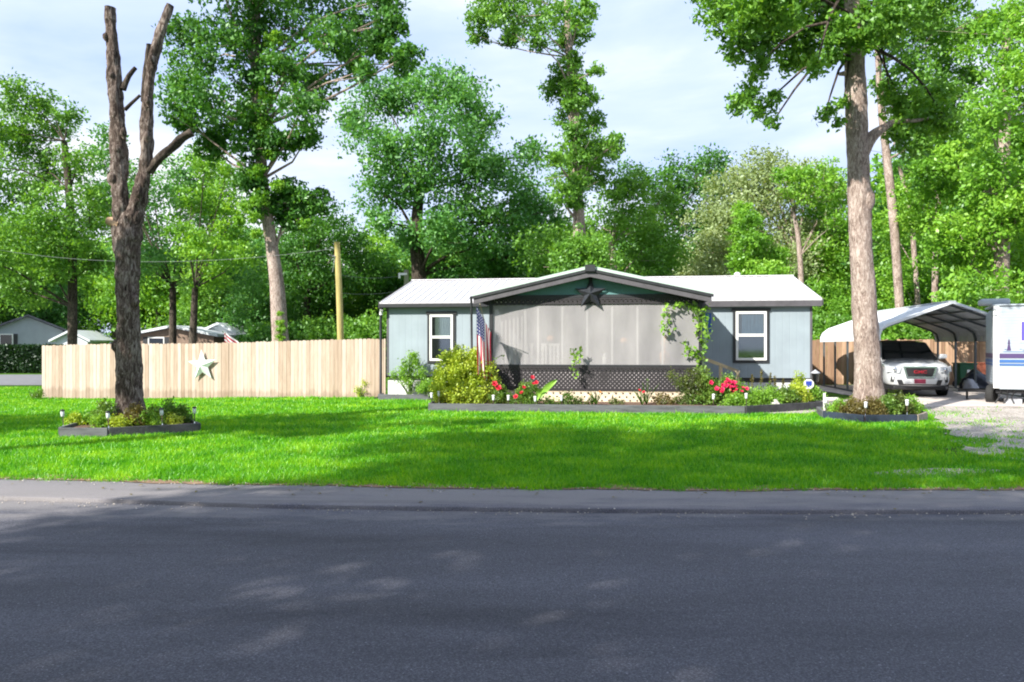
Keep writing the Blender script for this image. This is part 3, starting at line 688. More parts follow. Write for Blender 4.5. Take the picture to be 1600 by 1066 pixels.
# porch
def clipline(p, d, x0, x1, z0, z1):
    t0, t1 = -1e9, 1e9
    for a, da, lo, hi in ((p[0],d[0],x0,x1),(p[1],d[1],z0,z1)):
        ta, tb = (lo-a)/da, (hi-a)/da
        if ta > tb: ta, tb = tb, ta
        t0 = max(t0, ta); t1 = min(t1, tb)
    return (t0, t1) if t1-t0 > .01 else None
def lattice(name, mat, u0, u1, v, z0, z1, sp=.105, w=.045, frame=.05, fmat=None, side=False):
    m = MB(); s2 = math.sqrt(.5)
    for layer, dr in ((0,1),(1,-1)):
        c = u0-(z1-z0)-sp if dr > 0 else u0
        end = u1 if dr > 0 else u1+(z1-z0)+sp
        while c < end:
            r = clipline((c, z0), (s2, s2*dr) if dr > 0 else (-s2, s2), u0, u1, z0, z1)
            if r:
                dx = s2 if dr > 0 else -s2
                a = (c+dx*r[0], z0+s2*r[0]); b = (c+dx*r[1], z0+s2*r[1])
                px, pz = -s2*w/2, dx*w/2
                y0 = v-.006-layer*.009; y1 = y0+.008
                q = [(a[0]+px,a[1]+pz),(a[0]-px,a[1]-pz),(b[0]-px,b[1]-pz),(b[0]+px,b[1]+pz)]
                vs = [(x,y0,z) for x,z in q]+[(x,y1,z) for x,z in q]
                if side: vs = [(v+(y-v), x, z) for x,y,z in vs]
                m.add(vs, [(0,1,2,3),(7,6,5,4),(0,4,5,1),(1,5,6,2),(2,6,7,3),(3,7,4,0)])
            c += sp*math.sqrt(2)
    if frame:
        for (a,b,c_,d) in ((u0,u1,z0-.004,z0+frame),(u0,u1,z1-frame,z1+.004)):
            if side: m.box(v-.022,v+.008,a,b,c_,d)
            else: m.box(a,b,v-.022,v+.008,c_,d)
    return m.build(name, mat, house)
U0, U1, VF = 3.66, 9.26, -2.6
lattice('upper_lattice', 'lattice_black', U0+.09, U1-.09, VF, 2.73, 2.90, sp=.085, w=.05)
lattice('lower_lattice', 'lattice_black', U0+.09, U1-.09, VF, .44, 1.075, sp=.080, w=.048)
lattice('base_lattice', 'lattice_tan', U0, U1, VF+.02, -.02, .435, sp=.130, w=.086, frame=.035)
lattice('side_lattice', 'lattice_black', VF+.1, -.01, U0+.02, .44, 1.075, side=True)
lattice('side_lattice', 'lattice_black', VF+.1, -.01, U1-.0, .44, 1.075, side=True)
m = MB(); m.box(U0+.1,U1-.1,VF+.06,VF+.075,.45,1.06); m.build('lattice_dot_panel', 'dot_panel', house)  # panel added behind the lattice so its holes show as lit dots
m = MB()
for u in (U0, U1-.09): m.box(u,u+.09,VF-.045,VF+.045,0,2.92)
for u in (U0, U1-.09): m.box(u,u+.09,-.095,-.005,.3,2.84)
m.box(U0+.09,U1-.09,VF-.03,VF+.04,2.90,2.98)
m.box(U0+.09,U1-.09,VF-.028,VF+.03,1.08,1.125)
m.build('porch_frame', 'black_trim', house)
m = MB(); m.box(U0+.03,U1-.03,VF+.09,-.01,.50,.60); m.build('porch_floor', 'porch_wood', house)
# screens with slight wrinkles
def screen(a, b, z0, z1, side=None):
    m = MB(); nx, nz = (70, 14) if side is None else (20, 10); vs = []
    for j in range(nz+1):
        for i in range(nx+1):
            t = i/nx; s = j/nz; w = .010*math.sin(t*41)+.008*math.sin(t*19+s*4)+.006*math.sin(s*9+t*13)
            x = a+(b-a)*t; z = z0+(z1-z0)*s
            vs.append((x, VF+.012+w*(math.sin(math.pi*s)*.8+.2), z) if side is None else (side+w, x, z))
    m.add(vs, [(j*(nx+1)+i, j*(nx+1)+i+1, (j+1)*(nx+1)+i+1, (j+1)*(nx+1)+i) for j in range(nz) for i in range(nx)], smooth=True)
    return m.build('porch_screen', 'screen', house)
screen(U0+.09, U1-.09, 1.125, 2.73); screen(VF+.06, -.1, 1.1, 2.85, U0+.04); screen(VF+.06, -.1, 1.1, 2.85, U1-.04)
m = MB()
for u in (4.62,4.97,5.62,6.28,6.94,7.60,8.25): m.box(u-.026,u+.026,VF+.045,VF+.075,1.127,2.73)
m.build('screen_batten', 'white_plastic', house)
m = MB(); m.box(4.9,5.75,-.04,-.004,.62,2.55); m.build('porch_door', 'window_white', house)
m = MB()
for k in range(7): m.box(3.95+k*.11,3.99+k*.11,VF+.16,VF+.17,1.15,2.6-.03*k)
m.build('porch_drape', 'white_plastic', house)
# porch gable and roof
uc, pz, pe = (3.27+9.48)/2, 3.66, 2.97
m = MB(); hw = (U1-U0)/2+.02; zt = lambda u: pz-.10-(pz-pe)*abs(u-uc)/(9.48-uc)
m.xprism([(U0,2.98),(U1,2.98),(U1,zt(U1)),(uc,zt(uc)),(U0,zt(U0))], VF-.01, VF+.03)
m.build('porch_gable', 'siding_teal', house)
pr = MB(); vb0, vb1 = -2.93, 3.1
for s in (-1, 1):
    ue = uc+s*(9.48-uc)
    def q(v, dz): return [(uc,v,pz+dz),(ue,v,pe+dz)]
    a = q(vb0,0)+q(vb1,0)+q(vb0,.04)+q(vb1,.04)
    if s > 0: a = [(x,y,z+.0) for x,y,z in a]
    pr.add(a, [(0,2,3,1),(4,5,7,6),(0,1,5,4),(2,6,7,3),(0,4,6,2),(1,3,7,5)])
    k = vb0+.1
    while k < vb1:
        pr.add([(uc,k,pz+.04),(ue,k,pe+.04),(uc,k+.05,pz+.04),(ue,k+.05,pe+.04),(uc,k+.015,pz+.06),(ue,k+.015,pe+.06),(uc,k+.035,pz+.06),(ue,k+.035,pe+.06)], [(4,5,7,6),(0,1,5,4),(2,6,7,3),(1,3,7,5)]); k += .24
prf = pr.build('porch_roof', 'roof_white', house)
def barge(v0, v1, d0, d1, ext=0):
    m = MB()
    for s in (-1,1):
        ue = uc+s*(9.48-uc+ext); zz = pe-(pz-pe)*ext/(9.48-uc)
        a = [(uc,v0,pz+d0),(ue,v0,zz+d0),(uc,v1,pz+d0),(ue,v1,zz+d0),(uc,v0,pz+d1),(ue,v0,zz+d1),(uc,v1,pz+d1),(ue,v1,zz+d1)]
        m.add(a, [(0,2,3,1),(4,5,7,6),(0,1,5,4),(2,6,7,3),(1,3,7,5)])
    return m
barge(-2.965,-2.933,-.035,.055,.02).build('roof_edge', 'mint_edge', prf)
barge(-2.992,-2.967,-.10,-.025,.03).build('edge_trim', 'black_trim', prf)
barge(-2.96,-2.90,-.24,-.04,-.02).build('barge_board', 'grey_board', prf)
barge(-2.895,-2.62,-.06,-.002,-.03).build('roof_soffit', 'black_trim', prf)
for s in (-1,1):
    m = MB()
    ue = uc+s*(9.48-uc-.05); m.box(min(ue,ue-s*.04),max(ue,ue-s*.04),-2.89,-.4,pe-.17,pe-.01)
    m.build('eave_board', 'black_trim', prf)
m = MB(); m.box(uc-.05,uc+.05,-2.66,-2.625,3.10,3.52); m.build('king_post', 'black_trim', prf)
m = MB(); m.box(uc-.13,uc+.13,-3.04,-2.995,3.56,3.73); m.build('peak_cap', 'black_trim', prf)
# stair at the porch's right side
st = empty('porch_steps', Vector(lot(9.32,-1.3)).to_3d(), 'wooden steps with a slanting handrail right of the screened porch', 'steps', rz=HZR)
for k in range(3):
    m = MB(); m.box(.02+k*.30,.32+k*.30,-.1,.9,.36-k*.17,.40-k*.17); m.build('tread', 'porch_wood', st)
m = MB(); m.bar((0,-.12,1.32),(1.0,-.12,.93),.04,.09); m.build('handrail', 'rail_wood', st)
for u, h in ((.55,1.08),(1.0,.93)):
    m = MB(); m.box(u-.045,u+.045,-.20,-.14,-.02,h+.02); m.build('post', 'rail_wood', st)

def onhouse(u, v, z): x, y = lot(u, v); return (x, y, z)
# stars
def star(name, label, loc, r, rz, mat, dep=.1, rot=0, cat='star'):
    m = MB(); k = .40; vs = []
    for i in range(10):
        a = math.pi/2+i*math.pi/5+rot; rr = r if i%2 == 0 else r*k; vs.append((rr*math.cos(a), 0, rr*math.sin(a)))
    vs.append((0,-dep,0)); vs.append((0,.02,0))
    m.add(vs, [(10,(i+1)%10,i) for i in range(10)]+[(11,i,(i+1)%10) for i in range(10)])
    o = m.build(name, mat); o.location = loc; o.rotation_euler = (0,0,rz); return tag(o, label, cat)
MT['star_black'] = pmat('star_black', (.045,.05,.06), .35, .2, 8, metal=.3)
MT['star_mint'] = pmat('star_mint', (.68,.76,.71), .45, .12, 6)
star('barn_star', 'black metal star hanging from the porch gable', onhouse(uc,-2.70,3.00), .44, HZR, 'star_black', .12)
star('barn_star', 'pale green metal star mounted on the wooden fence', (gx(315,25.2), 25.25, .98), .54, R(-13), 'star_mint', .13, .06)
# blue plaque
m = MB(); m.box(0,.25,-.03,-.003,2.04,2.58); m.box(-.0,.25,-.034,-.030,2.10,2.52)
o = m.build('wall_sign', 'blue'); o.location = onhouse(9.53,0,0); o.rotation_euler = (0,0,HZR); tag(o, 'blue panel on the house wall just right of the porch', 'sign')
m = MB(); m.lathe((.12,-.04,2.32),[(.02,0),(.03,.015),(.02,.03)],8); c = m.build('dot', 'white_plastic', o)

# things behind the screen
def inporch(name, label, cat, u, v, z, parts):
    r = empty(name, onhouse(u, v, z), label, cat)
    for nm, mat, prof in parts:
        m = MB(); m.lathe((0,0,0), prof, 14); m.build(nm, mat, r)
    return r
inporch('candle_lantern', 'cream candle lantern standing on the porch rail', 'lantern', 6.74, VF+.16, 1.13, [('glass','white_plastic',[(.05,.0),(.06,.02),(.06,.18),(.05,.22)]),('cap','white_plastic',[(.06,.221),(.03,.27),(.01,.30)])])
for u, z, lb in ((5.28,1.72,'round orange lantern hanging behind the left of the screen'),(7.25,1.66,'round orange lantern hanging behind the middle of the screen')):
    inporch('hanging_lantern', lb, 'lantern', u, VF+.35, z, [('shade','orange_glaze',[(.02,0),(.10,.05),(.12,.10),(.09,.16),(.02,.19)]),('cord','cable',[(.006,.19),(.006,2.9-z)])])
inporch('plant_pot', 'tan pot holding a dried plant behind the right of the screen', 'pot', 8.32, VF+.30, 1.13, [('pot','orange_glaze',[(.08,0),(.12,.04),(.14,.28),(.10,.34),(.06,.36)]),('stems','orange_glaze',[(.02,.36),(.12,.55),(.05,.75)])])
def chair(u, v, rot, label):
    r = empty('porch_chair', onhouse(u, v, .6), label, 'chair', rz=HZR+rot)
    m = MB(); m.box(-.27,.27,-.25,.25,.40,.44); m.build('seat', 'white_plastic', r)
    m = MB()
    for k in range(5): m.box(-.25+k*.11,-.17+k*.11,.24,.27,.44,1.02)
    m.box(-.27,.27,.235,.275,1.02,1.09); m.build('backrest', 'white_plastic', r)
    for x in (-.25,.25):
        for y in (-.23,.23):
            m = MB(); m.box(x-.02,x+.02,y-.02,y+.02,0,.40 if y > 0 else .62); m.build('leg', 'white_plastic', r)
    m = MB(); m.box(-.29,-.22,-.26,.25,.62,.65); m.build('armrest', 'white_plastic', r)
    m = MB(); m.box(.22,.29,-.26,.25,.62,.65); m.build('armrest', 'white_plastic', r)
chair(4.45,-1.9,R(200),'white slatted chair behind the screen at the porch corner'); chair(5.35,-2.0,R(165),'white slatted chair behind the screen beside the door')

# flag
fl = empty('flag', onhouse(U0-.01,VF-.05,1.85), 'stars and stripes flag hanging on a slanted pole at the porch corner', 'flag')
tip = Vector((-.19,-1.25,.83))
m = MB(); m.tube([(0,0,0), tip], [.014,.012], n=8); m.build('pole', 'rail_wood', fl)
m = MB(); m.cbox((0,.01,-.02),(.07,.06,.12)); m.build('bracket', 'white_plastic', fl, bevel=.01)
def flagcloth():
    nu, nv = 60, 40; vs = []; uv = []
    for i in range(nu+1):
        U = i/nu
        for j in range(nv+1):
            V = j/nv
            # hoist runs along the pole, the fly hangs straight down and gathers in folds
            h = tip.lerp(Vector((0,0,0)), .06+.80*(1-V)*(1-.0))
            g = (1-math.exp(-U*3.2)); cx = tip*.80
            gather = .60*g
            x = h.x*(1-gather)+cx.x*gather; y = h.y*(1-gather)+cx.y*gather
            w = .5+.5*U
            x -= (.40*(V-.5))*w*(1-.2*U)+.03*math.sin(V*13+U*2)*g - .09*U; y += .09*math.sin(V*12+1+U*3)*g
            z = h.z*(1-.75*g)+cx.z*.75*g - U*1.70 + .10*(V-.5)*g
            vs.append((x,y,z)); uv.append((U,V))
    m = MB(); m.add(vs, [(i*(nv+1)+j,(i+1)*(nv+1)+j,(i+1)*(nv+1)+j+1,i*(nv+1)+j+1) for i in range(nu) for j in range(nv)], smooth=True)
    o = m.build('cloth', 'flag', fl); l = o.data.uv_layers.new(name='UVMap')
    for lp in o.data.loops: l.data[lp.index].uv = uv[lp.vertex_index]
flagcloth()

# ================================================================== FENCES
def fence(name, label, A, B, h, mat, back=1, pw=.14, seed=1, tj=.012):
    rr = random.Random(seed); A = Vector(A); B = Vector(B); d = B-A; L = d.length; d.normalize(); ang = math.atan2(d.y, d.x)
    root = empty(name, (A.x, A.y, gz(A.x, A.y)), label, 'fence', rz=ang); z0 = gz(A.x, A.y); zb = gz(B.x, B.y)
    m = MB(); x = 0
    while x < L-.03:
        w = min(pw*rr.uniform(.96,1.02), L-x); g = (zb-z0)*x/L; hh = h+rr.uniform(-tj,tj)+.02*math.sin(x*.7); lean = rr.uniform(-.006,.006)
        c = .025; y = rr.uniform(0,.006)
        pl = [(x,g-.04),(x+w-.008,g-.04),(x+w-.008+lean,g+hh-c),(x+w-.008-c+lean,g+hh),(x+c+lean,g+hh),(x+lean,g+hh-c)]
        n = 6; vs = [(a,y,b) for a,b in pl]+[(a,y+.018,b) for a,b in pl]
        m.add(vs, [tuple(range(n)), tuple(reversed(range(n,2*n)))]+[(i,n+i,n+(i+1)%n,(i+1)%n) for i in range(n)], rnd=rr.random())
        x += w
    m.build('picket_panel', mat, root)
    for zz in (.25, .95, 1.6):
        m = MB(); m.add([(0,.026,zz),(L,.026,zz+zb-z0),(L,.064,zz+zb-z0),(0,.064,zz),(0,.026,zz+.09),(L,.026,zz+zb-z0+.09),(L,.064,zz+zb-z0+.09),(0,.064,zz+.09)], [(0,3,2,1),(4,5,6,7),(0,1,5,4),(1,2,6,5),(2,3,7,6),(3,0,4,7)]); m.build('rail', mat, root)
    k = .05
    while k < L:
        m = MB(); g = (zb-z0)*k/L; m.box(k,k+.09,.066,.156,g-.05,g+h-.05); m.build('post', mat, root); k += 2.4
    return root
fence('wooden_fence', 'pale weathered picket fence left of the house with a star on it', (-16.4,26.8), (-3.93,23.88), 1.84, 'fence', seed=2)
fence('wooden_fence', 'return run of the pale fence going back from its left corner', (-15.4,33.5), (-16.42,26.9), 1.84, 'fence', seed=3)
fence('wooden_fence', 'brown plank fence running behind the carport', (9.2,31.2), (24,29.1), 1.86, 'fence_brown', seed=4, tj=.03)
# ================================================================== CARPORT, CAR, TRAILER
CPX, CPY, CPZ = 13.08, 22.9, .1
cp = empty('carport', (CPX,CPY,CPZ), 'open metal carport with a pale curved roof over a white car', 'carport', rz=HZR)
HWc = 2.04
def cprof(o=0):
    return [(-HWc-o,1.68),(-HWc-o,1.86),(-HWc+.07-o*.8,2.03),(-HWc+.26-o*.4,2.15+o*.9),(0,2.80+o),(HWc-.26+o*.4,2.15+o*.9),(HWc-.07+o*.8,2.03),(HWc+o,1.86),(HWc+o,1.68)]
m = MB(); po = cprof(.045); pi_ = cprof(.025); y0, y1 = -.12, 6.6
def ribprof(o):
    return cprof(o)
vs = []; n = len(po)
ys = []; y = y0
while y < y1:
    ys += [(y,.03),(y+.16,.03),(y+.18,.048),(y+.22,.048),(y+.24,.03)]; y += .26
for y, o in ys: vs += [(x,y,z) for x,z in cprof(o)]
fs = [(i*n+j,i*n+j+1,(i+1)*n+j+1,(i+1)*n+j) for i in range(len(ys)-1) for j in range(n-1)]
m.add(vs, fs, smooth=False); cr = m.build('roof', 'steel_roof', cp, solid=-.006)
m = MB(); m.box(-.09,.09,y0-.03,y1,2.835,2.87); m.build('ridge_cap', 'steel_roof', cr)
m = MB(); pp = cprof(.06); qq = cprof(-.02)
for j in range(n-1):
    (a,b),(c,d) = qq[j],qq[j+1]; (e,f),(g_,h_) = pp[j],pp[j+1]
    m.add([(a,y0-.03,b),(c,y0-.03,d),(g_,y0-.03,h_),(e,y0-.03,f),(a,y0-.004,b),(c,y0-.004,d),(g_,y0-.004,h_),(e,y0-.004,f)], [(0,1,2,3),(7,6,5,4),(0,4,5,1),(2,6,7,3)])
m.build('front_trim', 'steel_roof', cr)
for k in range(5):
    y = .12+k*1.53; m = MB()
    pts = [(-HWc,y,0),(-HWc,y,1.75),(-HWc+.06,y,1.97),(-HWc+.27,y,2.11),(0,y,2.765),(HWc-.27,y,2.11),(HWc-.06,y,1.97),(HWc,y,1.75),(HWc,y,0)]
    for a, b in zip(pts[:-1], pts[1:]): m.bar(a, b, .06)
    m.build('hoop', 'steel', cp)
for s in (-1,1):
    m = MB(); m.box(s*HWc-.035,s*HWc+.035,-.05,6.45,.0,.05); m.build('base_rail', 'steel', cp)
for s in (-1,1):
    for q in (.35,.7):
        m = MB(); x = s*(HWc-.26)*q; z = 2.765-(2.765-2.11)*q; m.box(x-.03,x+.03,.1,6.4,z+.018,z+.05); m.build('purlin', 'steel', cp)

# SUV
car = empty('parked_car', (12.08,22.75,.118), 'white silver sport utility car parked under the carport, nose out', 'car', rz=R(-14))
def loft(stations, close=True):
    m = MB(); vs = []; n = None
    for y, hw, zb, zs, zt in stations:
        half = [(hw*.80,zb),(hw*.97,zb+.08),(hw,zb+(zs-zb)*.5),(hw*.985,zs-.10),(hw*.93,zs),(hw*.70,zt),(hw*.3,zt+.012)]
        ring_ = [(-x,z) for x,z in half[::-1]]; ring_ = half+ring_; n = len(ring_)
        vs += [(x,y,z) for x,z in ring_]
    fs = []
    for i in range(len(stations)-1):
        for j in range(n): k = (j+1)%n; fs.append((i*n+j,(i+1)*n+j,(i+1)*n+k,i*n+k))
    fs.append(tuple(range(n))); fs.append(tuple(reversed(range((len(stations)-1)*n, len(stations)*n))))
    m.add(vs, fs, smooth=True); return m
body = loft([(.02,.60,.34,.86,.92),(.05,.74,.30,.88,.97),(.16,.86,.27,.93,1.00),(.40,.915,.27,.98,1.045),(.85,.925,.27,1.02,1.09),(1.25,.925,.27,1.06,1.12),(2.4,.925,.27,1.07,1.12),(3.9,.92,.27,1.09,1.12),(4.5,.88,.30,1.08,1.12),(4.68,.78,.36,1.02,1.08)])
bd = body.build('body', 'car_paint', car, subsurf=2)
m = MB(); vs = [(-.84,1.14,1.06),(.84,1.14,1.06),(.66,1.98,1.63),(-.66,1.98,1.63),(-.68,4.15,1.63),(.68,4.15,1.63),(.85,4.55,1.06),(-.85,4.55,1.06),(-.70,3.0,1.665),(.70,3.0,1.665),(-.88,2.8,1.06),(.88,2.8,1.06)]
m.add(vs, [(0,1,2,3),(3,2,9,8),(8,9,5,4),(4,5,6,7),(0,3,8,10),(10,8,4,7),(1,11,9,2),(11,6,5,9)], smooth=False); m.build('cabin', 'car_paint', car, bevel=.05)
def lerp3(a, b, t): return Vector(a).lerp(Vector(b), t)
def glass(name, q, off, ins=.05, mat='glass_dark'):
    q = [Vector(p) for p in q]; c = sum(q, Vector())/4; nn = (q[1]-q[0]).cross(q[3]-q[0]).normalized()
    if nn.dot(c-Vector((0,2.8,1.2))) < 0: nn = -nn
    q = [p+(c-p)*ins+nn*off for p in q]; m = MB(); m.add(q+[p-nn*.008 for p in q], [(0,1,2,3),(7,6,5,4),(0,4,5,1),(1,5,6,2),(2,6,7,3),(3,7,4,0)]); return m.build(name, mat, car)
glass('windshield', [vs[0],vs[1],vs[2],vs[3]], .012, .045)
for s in (-1,1):
    a,b,c_,d = (s*.862,1.50,1.09),(s*.875,2.55,1.09),(s*.69,2.7,1.63),(s*.675,2.05,1.62)
    glass('side_window', [a,b,c_,d], .014, .06); glass('side_window', [(s*.88,2.62,1.09),(s*.87,3.6,1.09),(s*.69,3.55,1.635),(s*.69,2.78,1.64)], .014, .06)
m = MB(); m.add([(-.60,2.1,1.662),(.60,2.1,1.662),(.62,4.0,1.672),(-.62,4.0,1.672),(-.60,2.1,1.682),(.60,2.1,1.682),(.62,4.0,1.692),(-.62,4.0,1.692)], [(0,3,2,1),(4,5,6,7),(0,1,5,4),(1,2,6,5),(2,3,7,6),(3,0,4,7)]); m.build('roof_shade', 'black_plastic', car)  # black sheet puts the carport's shade onto the car roof
m = MB()
for q_ in (-1,1): m.tube([(q_*.46,.30,1.028),(q_*.60,.8,1.085),(q_*.70,1.15,1.115)],.007,n=5)
m.build('hood_line','black_plastic',car)
# grille
gr = MB(); gr.xprism([(-.40,.86),(.40,.86),(.33,.60),(-.33,.60)], -.035, .06); go = gr.build('grille', 'black_plastic', car, bevel=.01)
ch = MB()
P4 = [(-.46,.90),(.46,.90),(.37,.56),(-.37,.56)]; Q4 = [(-.40,.855),(.40,.855),(.33,.60),(-.33,.60)]
for i in range(4):
    a,b,c_,d = P4[i],P4[(i+1)%4],Q4[(i+1)%4],Q4[i]
    ch.add([(a[0],-.055,a[1]),(b[0],-.055,b[1]),(c_[0],-.055,c_[1]),(d[0],-.055,d[1]),(a[0],.04,a[1]),(b[0],.04,b[1]),(c_[0],.0,c_[1]),(d[0],.0,d[1])], [(0,1,2,3),(0,4,5,1),(2,6,7,3)])
ch.build('grille_frame', 'chrome', go)
m = MB()
for k in range(3): m.box(-.37+.02*k,.37-.02*k,-.044,-.036,.79-k*.07,.80-k*.07)
m.build('grille_bar', 'black_trim', go)
def text(name, s, size, mat, parent, loc, rot=(math.pi/2,0,0), ext=.008, sx=1.0):
    cu = bpy.data.curves.new(name, 'FONT'); cu.body = s; cu.size = size; cu.extrude = ext; cu.align_x = 'CENTER'; cu.align_y = 'CENTER'; cu.offset = size*.012
    t = bpy.data.objects.new(name+'_tmp', cu); COL.objects.link(t); dg = bpy.context.evaluated_depsgraph_get()
    me = bpy.data.meshes.new_from_object(t.evaluated_get(dg)); bpy.data.objects.remove(t)
    o = bpy.data.objects.new(name, me); COL.objects.link(o); me.materials.clear(); me.materials.append(MT[mat]); o.parent = parent; o.location = loc; o.rotation_euler = rot; o.scale = (sx,1,1); return o
text('emblem_letters', 'GMC', .13, 'emblem_red', go, (0,-.055,.735), sx=1.25)
m = MB(); m.xprism([(-.62,.50),(.62,.50),(.56,.34),(-.56,.34)], .012, .1); m.build('bumper_intake', 'black_plastic', car, bevel=.015)
m = MB(); m.xprism([(-.50,.545),(.50,.545),(.44,.37),(-.44,.37)], -.022, .1); m.build('bumper_centre', 'car_paint', car, bevel=.02)
m = MB(); m.box(-.155,.155,-.034,-.024,.395,.525); pl = m.build('license_plate', 'plate_maroon', car, bevel=.004)
m = MB(); m.add([(-.72,.05,.20),(.72,.05,.20),(.86,.42,.20),(-.86,.42,.20),(-.70,.03,.31),(.70,.03,.31),(.89,.42,.31),(-.89,.42,.31)], [(0,3,2,1),(4,5,6,7),(0,1,5,4),(1,2,6,5),(2,3,7,6),(3,0,4,7)]); m.build('lower_lip', 'black_plastic', car, bevel=.03)
for s in (-1,1):
    m = MB(); m.add([(s*.50,.03,.88),(s*.84,.165,.905),(s*.885,.30,.93),(s*.86,.155,.74),(s*.54,.025,.72),(s*.50,.12,.88),(s*.84,.28,.905),(s*.87,.36,.93),(s*.84,.28,.74),(s*.54,.12,.72)], [(0,1,3,4) if s>0 else (4,3,1,0),(1,2,3) if s>0 else (3,2,1),(0,5,6,1),(1,6,7,2),(3,2,7,8),(4,3,8,9),(0,4,9,5)])
    hl = m.build('headlight', 'headlight', car, bevel=.008); hl.location = (s*.02,-.055,.0)
    m = MB(); m.lathe((0,0,0),[(.055,0),(.06,.02),(.03,.03)],14); b_ = m.build('bulb', 'chrome', hl); b_.location = (s*.66,.04,.81); b_.rotation_euler = (math.pi/2,0,0)
    m = MB(); m.add([(s*.66,.035,.58),(s*.76,.075,.60),(s*.78,.09,.44),(s*.70,.05,.42),(s*.66,.13,.58),(s*.76,.16,.60),(s*.78,.17,.44),(s*.70,.13,.42)], [(0,1,2,3),(0,4,5,1),(1,5,6,2),(2,6,7,3),(3,7,4,0)]); m.build('fog_light', 'black_plastic', car)
    m = MB(); m.add([(s*.90,1.42,1.10),(s*1.12,1.38,1.12),(s*1.13,1.38,1.25),(s*.93,1.42,1.26),(s*.90,1.54,1.10),(s*1.10,1.52,1.12),(s*1.11,1.52,1.25),(s*.93,1.54,1.26)], [(0,1,2,3),(7,6,5,4),(0,4,5,1),(1,5,6,2),(2,6,7,3),(3,7,4,0)]); m.build('wing_mirror', 'car_paint', car, bevel=.03)
    for y in (.95, 3.75):
        w = MB(); w.lathe((0,0,0),[(.20,-.11),(.34,-.11),(.355,-.08),(.355,.08),(.34,.11),(.20,.11)],28); wo = w.build('wheel', 'rubber', car); wo.location = (s*.84,y,.355); wo.rotation_euler = (0,math.pi/2,0)
        w = MB(); w.lathe((0,0,0),[(.04,.10*s),(.20,.085*s),(.215,.112*s),(.24,.113*s),(.24,.0)],20)
        for k in range(5):
            a = k*1.2566; w.bar((0,0,.105*s),(.21*math.cos(a),.21*math.sin(a),.10*s),.06,.03)
        w.build('rim', 'rim', wo)
        w = MB(); w.lathe((0,0,0),[(.40,-.02),(.40,.0),(.39,.02)],28); ar = w.build('wheel_arch', 'black_plastic', car); ar.location = (s*.915,y,.36); ar.rotation_euler = (0,math.pi/2,0)
m = MB(); m.box(-.72,.72,.5,4.3,.18,.30); m.build('underbody', 'black_plastic', car)
m = MB(); m.bar((-.5,1.13,1.10),(.1,1.20,1.15),.02); m.bar((.1,1.13,1.10),(.65,1.20,1.15),.02); m.build('wiper', 'black_plastic', car)

# travel trailer
RV0 = Vector((12.84,20.45,.0)); RA = math.atan2(-.45,.893)
rv = empty('travel_trailer', RV0, 'white ribbed travel trailer with blue stripes at the right edge', 'travel trailer', rz=RA)
L_, Wd, zb, ztp = 6.4, 2.2, .47, 2.68
m = MB(); prof = [(0,zb+.12),(.12,zb),(L_,zb),(L_,ztp),(.12,ztp),(.0,ztp-.12)]
m.xprism(prof, 0, Wd); bo = m.build('body', 'rv_white', rv, bevel=.02)
m = MB(); k = zb+.1
while k < ztp-.1: m.box(.14,L_-.02,-.008,-.001,k,k+.022); k += .075
k = zb+.16
while k < ztp-.2: m.box(-.008,-.001,.03,Wd-.03,k,k+.022); k += .075
m.build('siding_rib', 'rv_white', rv)
m = MB(); m.box(-.02,.11,-.028,-.010,zb+.03,ztp+.02); m.box(-.022,-.009,-.028,.07,zb+.1,ztp-.05); m.build('corner_trim', 'window_white', rv, bevel=.006)
m = MB(); m.box(-.03,L_+.02,-.04,Wd+.04,ztp+.004,ztp+.05); m.build('roof', 'rv_white', rv, bevel=.015)
m = MB(); m.box(-.30,.40,.3,1.0,ztp+.055,ztp+.22); m.build('roof_unit', 'rv_white', rv, bevel=.05)
for (z0,z1,mt) in ((1.30,1.42,'rv_stripe_mauve'),(1.18,1.26,'rv_stripe_blue'),(1.10,1.15,'rv_stripe_blue')):
    m = MB(); m.box(.115,L_-.03,-.014,-.0095,z0,z1); m.build('stripe', mt, rv)
    m = MB(); m.box(-.014,-.0095,.09,Wd-.05,z0,z1); m.build('stripe', mt, rv)
m = MB(); m.box(.56,1.9,-.03,-.010,1.72,2.30); wn = m.build('window', 'window_white', rv, bevel=.01)
m = MB(); m.box(.60,1.86,-.036,-.031,1.76,2.26); m.build('pane', 'rv_purple', wn)
m = MB(); m.box(2.6,3.25,-.03,-.010,.62,2.45); dn = m.build('door', 'window_white', rv, bevel=.01)
m = MB(); m.box(2.68,2.74,-.05,-.031,1.45,1.58); m.build('handle', 'chrome', dn)
m = MB(); m.box(3.7,5.2,-.03,-.010,1.55,2.25); w2 = m.build('window', 'window_white', rv, bevel=.01)
m = MB(); m.box(3.75,5.15,-.036,-.031,1.60,2.20); m.build('pane', 'glass_dark', w2)
m = MB(); m.box(.42,1.15,-.022,-.010,.66,.98); m.build('storage_hatch', 'window_white', rv, bevel=.01)
